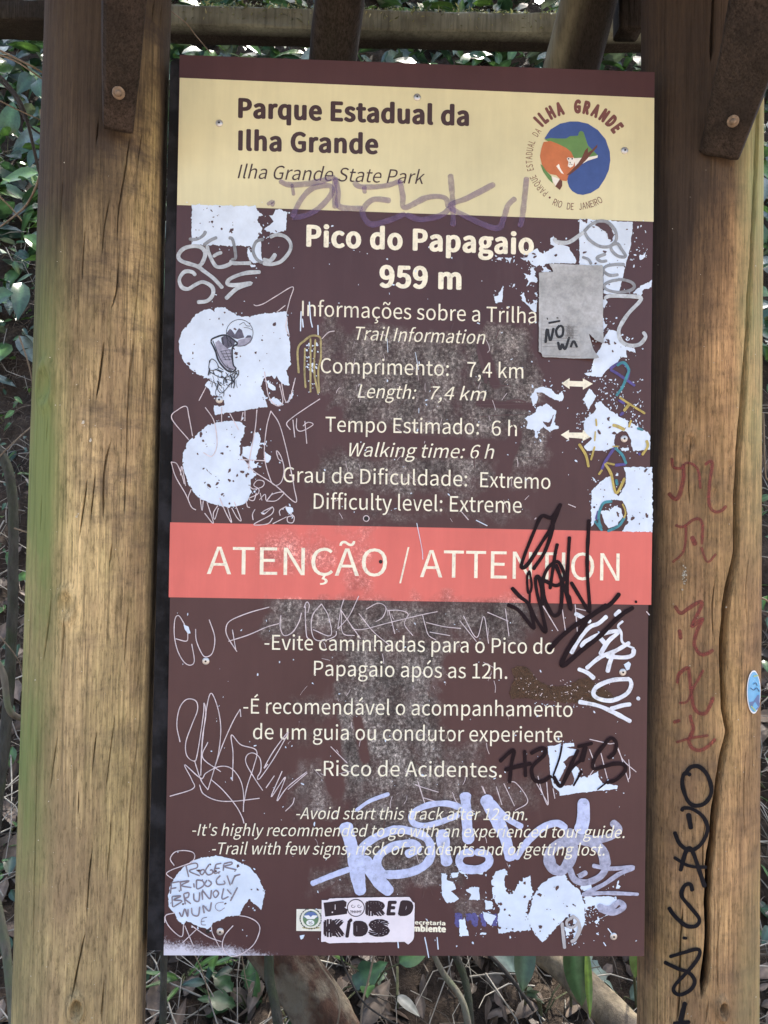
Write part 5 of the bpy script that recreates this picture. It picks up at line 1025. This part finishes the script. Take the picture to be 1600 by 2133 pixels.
def tube(name, pts, r, m_, parent=None, r1=None, nk=8, rough=.12, seed=1):
    q = np.asarray(pts, float)
    e = np.vstack([2 * q[0] - q[1], q, 2 * q[-1] - q[-2]]); out = []
    for i in range(len(q) - 1):
        a, b_, c, d = e[i:i + 4]; n = max(3, int(np.linalg.norm(c - b_) / max(.012, r * .6)))
        t = np.linspace(0, 1, n, endpoint=False)[:, None]; out.append(.5 * (2 * b_ + (c - a) * t + (2 * a - 5 * b_ + 4 * c - d) * t ** 2 + (3 * b_ - a - 3 * c + d) * t ** 3))
    q = np.vstack(out + [q[-1:]]); n = len(q); tn = np.gradient(q, axis=0); tn /= np.linalg.norm(tn, axis=1)[:, None] + 1e-9
    ref = np.array([.3, .9, .3]); u = np.cross(tn, ref); u /= np.linalg.norm(u, axis=1)[:, None] + 1e-9; v = np.cross(tn, u)
    th = np.linspace(0, 2 * np.pi, nk, endpoint=False); rr = np.linspace(r, r1 if r1 is not None else r, n)
    nn = 1 + rough * 2 * (fbm(np.arange(n)[:, None] * .35 + 0 * th, th[None] * 1.5 + seed, seed, 3) - .5)
    V = q[:, None, :] + (rr[:, None] * nn)[:, :, None] * (np.cos(th)[None, :, None] * u[:, None, :] + np.sin(th)[None, :, None] * v[:, None, :])
    return obj(name, V.reshape(-1, 3), np.ascontiguousarray(gridfaces(nk, n, True)), m_, parent, True)
M_LEAF = leafmat('glossy_green_leaf', [(.018, .045, .03), (.03, .068, .036), (.045, .10, .036), (.075, .15, .035)], .30, .18)
M_BLUELEAF = leafmat('dull_green_leaf', [(.06, .09, .08), (.11, .145, .125), (.085, .125, .075)], .36, .12)
M_LIME = leafmat('young_leaf', [(.08, .16, .03), (.16, .26, .05)], .4, .4)
M_DRY = leafmat('dead_leaf', [(.03, .02, .013), (.06, .04, .027), (.11, .08, .058), (.17, .14, .115), (.24, .21, .185)], .6, .08)
M_STEM = barkmat('green_stem', (.05, .06, .03), (.12, .12, .06), None, 40)
M_VINE = barkmat('pale_vine', (.09, .07, .05), (.26, .21, .15), None, 60)
M_DVINE = barkmat('dark_vine', (.012, .011, .010), (.05, .045, .04), None, 60)
M_ROOT = barkmat('grey_root', (.06, .055, .045), (.20, .18, .14), (.10, .12, .07), 40)
M_TRUNK = barkmat('reddish_bark', (.022, .012, .009), (.105, .056, .035), (.19, .165, .12), 34, .4, .02)
M_PALELOG = barkmat('pale_log', (.07, .055, .035), (.30, .245, .16), (.06, .05, .04), 34, .4, .008)
M_GREYTRUNK = barkmat('grey_bark', (.022, .022, .019), (.085, .083, .068), (.04, .052, .026), 40, .35, .015)
def rdir(n, spread, bias=(0, 0, 0)):
    v = Vector((rng.gauss(0, 1), rng.gauss(0, 1), rng.gauss(0, 1))).normalized() * spread + Vector(n) + Vector(bias)
    return v.normalized()
def litter(name, region, n, Lr, m_, trange, seed=1, flatness=.7, kind='stuff', curl=(.1, .7)):
    k = Leaves(); shapes = [leaf_shape(1, rng.uniform(.3, .6), rng.uniform(-.3, .5), rng.uniform(*curl), rng.uniform(.0, .08), 5) for _ in range(24)]
    for _ in range(n):
        x, y = region(); z = float(height(x, y)); q = (x, y, z); nm = bank_normal(q)
        up = rdir(nm, flatness); xd = rdir((0, 0, 0), 1); L_ = rng.uniform(*Lr); V, f, ve = rng.choice(shapes)
        k.add((V * L_, f, ve), Vector(q) + nm * rng.uniform(0, .02), (xd - up * xd.dot(up)), up, rng.uniform(*trange))
    return tag(k.build(name, m_), kind=kind)
litter('leaf_litter', lambda: (rng.uniform(-1.5, 1.5), rng.uniform(.25, 2.3)), 3600, (.04, .13), M_DRY, (0, .62))
# fine dead roots matted over the earth
V = []; Fs = []
for _ in range(8000):
    x = rng.uniform(-1.9, 1.5); y = rng.uniform(.3, 3.0); q = np.array([x, y, float(height(x, y)) + .004]); a = np.array(rdir((0, -.3, -.6), 1)) * rng.uniform(.03, .14); nmv = np.array(bank_normal(q)); a -= nmv * a.dot(nmv) * .8
    mid = q + a * .5 + nmv * rng.uniform(.0, .035) + nr.normal(0, .012, 3); end = q + a + nmv * rng.uniform(-.005, .02)
    r_ = rng.uniform(.0006, .0022); sd = np.cross(a, nmv); sd /= np.linalg.norm(sd) + 1e-9; i0 = len(V)
    for p_, s_ in ((q, 1), (mid, .9), (end, .3)):
        V += [p_ + sd * r_ * s_, p_ + nmv * r_ * s_ * 1.4, p_ - sd * r_ * s_]
    for j in (0, 3): Fs += [(i0 + j, i0 + j + 1, i0 + j + 4, i0 + j + 3), (i0 + j + 1, i0 + j + 2, i0 + j + 5, i0 + j + 4)]
tag(obj('rootlet_mat', np.array(V), Fs, barkmat('rootlets', (.025, .02, .016), (.24, .20, .16), None, 30)), kind='stuff')
# low leafy growth covering the upper bank
def cover(name, n, yr, xr, Lr, m_, tr_, off=(.0, .25)):
    k = Leaves(); shapes = [leaf_shape(1, rng.uniform(.38, .62), rng.uniform(.05, .35), rng.uniform(.1, .5), .02, 6) for _ in range(20)]
    for _ in range(n):
        x = rng.uniform(*xr); y = rng.uniform(*yr); q = Vector((x, y, float(height(x, y)))); nm = bank_normal(q, .2)
        p_ = q + nm * rng.uniform(*off); up = rdir((0, -.45, .9), .75); xd = rdir((0, -.5, -.3), .9); V, f, ve = rng.choice(shapes); L_ = rng.uniform(*Lr)
        k.add((V * L_, f, ve), p_, xd - up * xd.dot(up), up, rng.random())
    return tag(k.build(name, m_), kind='stuff')
cover('ground_cover', 4600, (2.5, 6.2), (-4.4, 4.0), (.08, .24), M_LEAF, 1)
cover('pale_ground_cover', 2200, (2.4, 6.2), (-4.4, 4.0), (.08, .26), M_BLUELEAF, 1)

cover('small_leaved_cover', 3200, (.9, 3.6), (-2.6, 1.9), (.02, .07), M_LEAF, 1, (0, .12))
# a tangle of dry twigs and stalks over the bank
V = []; Fs = []
for _ in range(1900):
    x = rng.uniform(-2.4, 1.9); y = rng.uniform(.7, 3.8); q = np.array([x, y, float(height(x, y))]); nmv = np.array(bank_normal(q))
    a = np.array(rdir((0, -.1, -.2), 1)) * rng.uniform(.12, .45); a -= nmv * a.dot(nmv) * .7; p0 = q + nmv * rng.uniform(.0, .14); r_ = rng.uniform(.0012, .0035); pv = [p0, p0 + a * .35 + nr.normal(0, .012, 3), p0 + a * .7 + nr.normal(0, .02, 3), p0 + a + nr.normal(0, .02, 3)]
    sd = np.cross(a, nmv); sd /= np.linalg.norm(sd) + 1e-9; i0 = len(V)
    for j, p_ in enumerate(pv):
        k_ = r_ * (1 - .2 * j); V += [p_ + sd * k_, p_ + nmv * k_, p_ - sd * k_, p_ - nmv * k_]
    for j in (0, 4, 8): Fs += [(i0 + j + c, i0 + j + (c + 1) % 4, i0 + j + 4 + (c + 1) % 4, i0 + j + 4 + c) for c in range(4)]
tag(obj('twig_tangle', np.array(V), Fs, barkmat('twigs', (.03, .026, .022), (.42, .39, .33), None, 9), None, True), kind='stuff')

# ------------------------------------------------------------------ single plants, each at its own place on the bank
def plant(name, px, label, cat, n, L_, Wd, m_, hgt=.12, lift=.02, spread=.9, lean=(0, -.5, .35), droop=.35, up=(0, -.35, 1), group=None, dy=0.0, fold=.16, tip=1.6, tints=(0, 1), lobes=0, stems=True):
    q = Vector(bank_hit(px)); q.z -= .01
    if dy: q = q + Vector(rays([px])[0]).normalized() * dy
    e = empty(name, q, label, cat, group); k = Leaves(); st = []
    for i in range(n):
        dr = rdir(lean, spread); base = q + Vector(lean).normalized() * lift + dr * hgt * rng.uniform(.5, 1.1)
        u = rdir(up, .5); xd = (dr + Vector((0, 0, -.15))).normalized(); l_ = L_ * rng.uniform(.7, 1.15)
        k.add(leaf_shape(l_, Wd * l_ / L_ * rng.uniform(.85, 1.1), fold, droop * rng.uniform(.5, 1.3), .015, 9, lobes, tip), base, xd, u, rng.uniform(*tints)); st.append(base)
    k.build('foliage', m_, e)
    if stems:
        V = []; Fs = []
        for b_ in st:
            mid = q.lerp(b_, .5) + Vector((0, 0, .02)); i0 = len(V); r_ = .0025
            ax = (b_ - q); sd = ax.cross(Vector((0, 1, .2))).normalized() * r_; fw = ax.cross(sd).normalized() * r_
            for p_ in (q, mid, b_): V += [tuple(p_ + sd), tuple(p_ + fw), tuple(p_ - sd), tuple(p_ - fw)]
            for j in (0, 4): Fs += [(i0 + j + a, i0 + j + (a + 1) % 4, i0 + j + 4 + (a + 1) % 4, i0 + j + 4 + a) for a in range(4)]
        obj('stem', V, Fs, M_STEM, e)
    return e
for px, lb, n, L_, Wd, m_, kw in [
    ((20, 240), 'dull green leafy plant high on the bank at the left edge', 7, .15, .08, M_BLUELEAF, {}),
    ((55, 190), 'upright plant with one pale blade leaf beside the left post just below the beam', 5, .13, .06, M_BLUELEAF, {}),
    ((15, 330), 'plant with large glossy dark leaves at the left edge level with the cream header', 6, .20, .12, M_LEAF, {'tints': (0, .5)}),
    ((30, 420), 'plant with broad drooping dark leaves at the left edge beside the purple scrawl', 5, .22, .13, M_LEAF, {'tints': (0, .4)}),
    ((50, 470), 'soft green leafy sprig against the left post beside the grey letters', 4, .16, .09, M_LEAF, {'tints': (.5, .9)}),
    ((20, 620), 'small grey green plant at the left edge beside the boot drawing', 4, .13, .07, M_BLUELEAF, {}),
    ((12, 880), 'small plant at the left edge above the grey trunk', 3, .11, .06, M_BLUELEAF, {}),
    ((15, 1690), 'round leaved green plant at the left edge low down the bank', 5, .12, .085, M_LEAF, {'tints': (.5, 1)}),
    ((12, 1960), 'bright green broad leaf plant in the bottom left corner', 4, .15, .10, M_LEAF, {'tints': (.5, .9)}),
    ((420, 90), 'bright leafy clump showing under the beam above the left corner of the sign', 8, .22, .12, M_LEAF, {'tints': (.6, 1)}),
    ((520, 5), 'shrub with pale glossy leaves over the beam between left post and first strut', 14, .26, .15, M_BLUELEAF, {}),
    ((840, 5), 'shrub with twisted pale leaves over the beam between the two struts', 14, .26, .15, M_BLUELEAF, {}),
    ((1010, 5), 'dark glossy shrub over the beam just left of the mossy strut', 12, .26, .14, M_LEAF, {'tints': (.2, .8)}),
    ((960, 100), 'leafy clump showing under the beam between the two struts', 8, .2, .11, M_LEAF, {'tints': (.3, .9)}),
    ((1250, 120), 'leafy clump showing under the beam beside the right post', 6, .2, .11, M_LEAF, {'tints': (.1, .6)}),
    ((1300, 20), 'dark shrub over the beam next to the right post', 8, .24, .13, M_LEAF, {'tints': (0, .6)}),
    ((1597, 230), 'lime leafy plant at the right edge beside the right brace', 6, .14, .07, M_LIME, {}),
    ((1598, 420), 'dark leafy plant at the right edge beside the cream header', 5, .16, .09, M_LEAF, {'tints': (0, .5)}),
    ((1598, 1060), 'sunny green leafed plant at the right edge beside the red band', 5, .14, .08, M_LEAF, {'tints': (.6, 1)}),
    ((1597, 1640), 'blue green broad leaf plant at the right edge beside the black letters', 4, .15, .09, M_BLUELEAF, {}),
    ((700, 2085), 'low three lobed ivy like plant spreading below the sign', 7, .10, .07, M_LEAF, {'tints': (.4, .8), 'lobes': 2, 'hgt': .09}),
    ((520, 2105), 'low dark lobed leaf plant in the litter below the left half of the sign', 7, .11, .075, M_LEAF, {'tints': (.3, .7), 'lobes': 2, 'hgt': .09}),
    ((600, 2125), 'fern like sprig at the lower edge left of the reddish trunk', 8, .11, .03, M_LEAF, {'tints': (.4, .9), 'hgt': .06}),
    ((390, 2040), 'tuft of narrow green blades beside the foot of the left post', 11, .13, .013, M_LEAF, {'tints': (.6, 1), 'hgt': .04, 'spread': 1.2}),
    ((770, 2060), 'small green leaved vine tip below the middle of the sign', 4, .09, .06, M_LEAF, {'tints': (.7, 1)}),
    ((1130, 2120), 'clump of grey green broad leaves at the lower edge right of centre', 5, .14, .07, M_BLUELEAF, {'tints': (.5, 1), 'lean': (0, -.2, .8)}),
    ((1290, 2095), 'small dark creeping plant at the foot of the right post', 9, .07, .04, M_BLUELEAF, {'hgt': .07}),
]:
    plant('broadleaf_plant' if Wd > .02 else 'grass_tuft', px, lb, 'plant' if Wd > .02 else 'grass', n, L_, Wd, m_, **kw)
# two big hanging blades in front of the bank, below the sign
def blade(px0, px1, y0, y1, Wd, tint, label, m_=M_LEAF, droop=.08, up=(0, -1, .15)):
    a = Vector(PP(*px0, y0)); b_ = Vector(PP(*px1, y1)); q = Vector(bank_hit((px0[0], 2100)))
    e = empty('broadleaf_plant', q, label, 'plant'); k = Leaves()
    k.add(leaf_shape((b_ - a).length, Wd, .2, droop, .01, 14, 0, 1.6), a, b_ - a, up, tint); k.build('leaf', m_, e)
    tube('stem', [q, q.lerp(a, .6) + Vector((0, .03, .06)), a], .004, M_STEM, e, .003)
blade((1095, 1950), (1090, 2068), .30, .26, .045, .35, 'long dark pointed leaf hanging below the sign right of centre')
blade((1190, 1950), (1215, 2100), .32, .28, .055, .45, 'broad mid green leaf hanging below the sign near the right post')
blade((1222, 1975), (1232, 2125), .30, .24, .016, .9, 'narrow yellow green leaf hanging below the sign near the right post', M_LIME)
blade((1326, 1960), (1324, 2040), .30, .28, .03, .8, 'small bright leaf tucked behind the left side of the right post')
blade((828, 2075), (868, 2103), .30, .25, .022, 1, 'pale sunlit leaf below the middle of the sign', leafmat('pale_leaf', [(.30, .29, .24), (.34, .33, .27)], .4, .2), .3, (0, -.6, .8))
# trunks, fallen log, vines
def trunk(name, pts, r, m_, label, cat, r1=None, nk=26, rough=.22, seed=1):
    return tag(tube(name, [PP(*p_) for p_ in pts], r, m_, None, r1, nk, rough, seed), label, cat)
trunk('tree_trunk', [(500, 1800, .62), (560, 1950, .60), (640, 2060, .56), (740, 2230, .52)], .062, M_TRUNK, 'thick leaning reddish trunk rising behind the foot of the sign', 'tree', .068, nk=60, rough=.3, seed=4)
trunk('fallen_log', [(1060, 1930, .72), (1180, 2020, .60), (1320, 2160, .48), (1400, 2260, .45)], .029, M_PALELOG, 'pale rotting log lying aslant below the right half of the sign', 'log', .045, seed=6)
trunk('tree_trunk', [(-30, 900, .62), (22, 1000, .60), (26, 1250, .58), (14, 1500, .56), (-20, 1800, .5)], .011, M_GREYTRUNK, 'slim grey green trunk at the left edge half way down', 'tree', .013, seed=8)
trunk('branch', [(-40, 1330, .5), (5, 1400, .5), (20, 1480, .5), (60, 1500, .55), (130, 1520, .6)], .008, M_ROOT, 'thin forked grey branch at the left edge beside the red band', 'branch', .006, 12, seed=2)
trunk('branch', [(-20, 1820, .45), (10, 1960, .42), (20, 2050, .40), (32, 2180, .38)], .010, M_ROOT, 'brown stick leaning in the bottom left corner', 'branch', .008, 12, seed=3)
trunk('sapling_stem', [(342, 1930, .40), (341, 2060, .40), (338, 2200, .38)], .007, M_GREYTRUNK, 'thin straight dark stem beside the foot of the left post', 'sapling', .008, 10, seed=5)
trunk('sapling_stem', [(560, 1960, .46), (562, 2040, .44), (572, 2090, .42), (590, 2200, .40)], .011, M_GREYTRUNK, 'crooked grey green stem left of the reddish trunk', 'sapling', .010, 12, seed=7)
trunk('sapling_stem', [(885, 1950, .42), (925, 2030, .40), (965, 2090, .38), (985, 2200, .36)], .0055, M_ROOT, 'tan stem slanting down below the middle of the sign', 'sapling', .008, 10, seed=9)
trunk('sapling_stem', [(930, 1950, .44), (965, 2030, .42), (978, 2100, .40), (980, 2200, .40)], .0075, M_GREYTRUNK, 'grey green stem beside the tan stem below the sign', 'sapling', .010, 12, seed=10)
trunk('branch', [(1010, 1980, .50), (1050, 2020, .48), (1085, 2065, .46), (1112, 2105, .45)], .006, M_DVINE, 'dark twig slanting behind the long pointed leaf', 'branch', .004, 10, seed=11)
for i, (pts, r_, m_, lb) in enumerate([
    ([(-20, 140, .5), (20, 180, .48), (50, 230, .46), (75, 330, .46), (95, 420, .5)], .0045, M_DVINE, 'thick dark vine slanting to the left post below the beam'),
    ([(-20, 150, .52), (30, 200, .5), (60, 260, .48), (120, 300, .5)], .003, M_DVINE, 'second dark vine crossing under the thick one'),
    ([(-20, 95, .4), (30, 120, .38), (70, 140, .36), (110, 165, .38)], .0028, M_VINE, 'pale green stalk arching at the left edge under the beam'),
    ([(-20, 108, .4), (30, 126, .38), (65, 148, .36), (110, 180, .38)], .0024, M_VINE, 'lower pale stalk arching at the left edge under the beam'),
    ([(85, 230, .2), (91, 290, .18), (84, 360, .17), (60, 420, .2), (30, 450, .3), (-10, 480, .4)], .0026, M_VINE, 'tan tendril curling along the outer side of the left post'),
    ([(-10, 400, .42), (20, 430, .42), (45, 460, .45)], .002, M_VINE, 'short pale twig at the left edge beside the purple scrawl'),
    ([(-10, 205, .42), (40, 230, .42), (85, 250, .45)], .0016, M_VINE, 'thin pale twig crossing the dark vines'),
    ([(40, 700, .45), (60, 760, .44), (68, 800, .45)], .002, M_VINE, 'pale twig hanging beside the left post near the boot drawing'),
    ([(-10, 960, .4), (30, 920, .4), (75, 880, .45)], .0018, M_VINE, 'thin twig rising to the left post above the grey trunk'),
    ([(30, 1100, .45), (60, 1110, .45), (90, 1120, .5)], .002, M_VINE, 'pale twig poking out behind the grey trunk'),
    ([(-5, 1320, .4), (35, 1370, .4), (60, 1430, .45)], .0016, M_VINE, 'thin hanging twig at the left edge beside the red band'),
    ([(635, 1960, .34), (670, 2015, .32), (700, 2060, .30), (708, 2100, .30), (700, 2150, .3)], .0022, M_VINE, 'pale vine looping beside the reddish trunk'),
    ([(700, 1960, .34), (720, 2020, .33), (755, 2085, .30), (800, 2120, .28), (840, 2140, .28)], .0024, M_DVINE, 'brown vine sagging below the middle of the sign'),
    ([(785, 1960, .36), (770, 2030, .34), (755, 2090, .32), (750, 2160, .3)], .0026, M_VINE, 'tan twining vine hanging below the sign'),
    ([(500, 1960, .38), (510, 2030, .38), (520, 2070, .38)], .0014, M_VINE, 'thin hanging root with a small leaf left of the reddish trunk'),
    ([(390, 1960, .42), (420, 2020, .40), (440, 2090, .40)], .0014, M_VINE, 'thin slanting root below the bottom left of the sign'),
    ([(1590, 860, .3), (1594, 980, .3), (1600, 1000, .3), (1612, 1010, .3)], .002, M_VINE, 'pale twig at the right edge beside the right post'),
    ([(1584, 1245, .3), (1596, 1250, .3), (1612, 1262, .3)], .0022, M_VINE, 'yellow twig at the right edge beside the red symbols'),
    ([(355, 22, .55), (390, 50, .52), (405, 70, .52), (440, 112, .5)], .0016, M_VINE, 'thin root hanging over the left end of the beam'),
]):
    tag(tube('vine', [PP(*p_) for p_ in pts], r_, m_, None, r_ * .7, 7, .2, i + 1), lb, 'vine')
# moss along the beam's upper edge
k = Leaves(); shp = [leaf_shape(1, .35, .1, .5, .05, 4) for _ in range(5)]
for _ in range(2600):
    t_ = rng.random(); p_ = Vector(PP(-260 + 1820 * (.36 + .64 * t_), 32 + 44 * (.36 + .64 * t_), .6)); V_, f_, ve_ = rng.choice(shp)
    a_ = rng.random() ** 2; k.add((V_ * rng.uniform(.005, .015), f_, ve_), p_ + Vector((0, -.043 + rng.uniform(0, .03), .026 - .048 * a_)), rdir((0, -.4, -.1), 1), rdir((0, -.3, 1), .8), rng.random())
k.build('moss', leafmat('moss_green', [(.06, .07, .04), (.15, .17, .09), (.27, .28, .18)], .8, .2), bm)
# an unseen tree added above the bank so its crown dapples the light
e = empty('dapple_tree', (.6, 5.6, float(height(.6, 5.6)) - .1), 'unseen tree added above the bank, its crown dappling the sun', 'tree')
tube('added_dapple_trunk', [(.6, 5.6, float(height(.6, 5.6)) - .1), (.75, 5.4, 8.6), (.8, 4.9, 10.2)], .16, M_GREYTRUNK, e, .06, 16)
k = Leaves(); shp = [leaf_shape(1, .5, .15, .25, .02, 5) for _ in range(6)]
cl_ = [(rng.uniform(-2.6, 4.4), rng.uniform(1.6, 7.2), rng.uniform(8.2, 10.5)) for _ in range(70)]
for _ in range(4600):
    c_ = rng.choice(cl_); V_, f_, ve_ = rng.choice(shp); L_ = rng.uniform(.14, .30)
    k.add((V_ * L_, f_, ve_), (c_[0] + rng.gauss(0, .34), c_[1] + rng.gauss(0, .34), c_[2] + rng.gauss(0, .28)), rdir((0, 0, -.2), 1), rdir((0, 0, 1), .8), rng.random())
k.build('crown', M_LEAF, e)
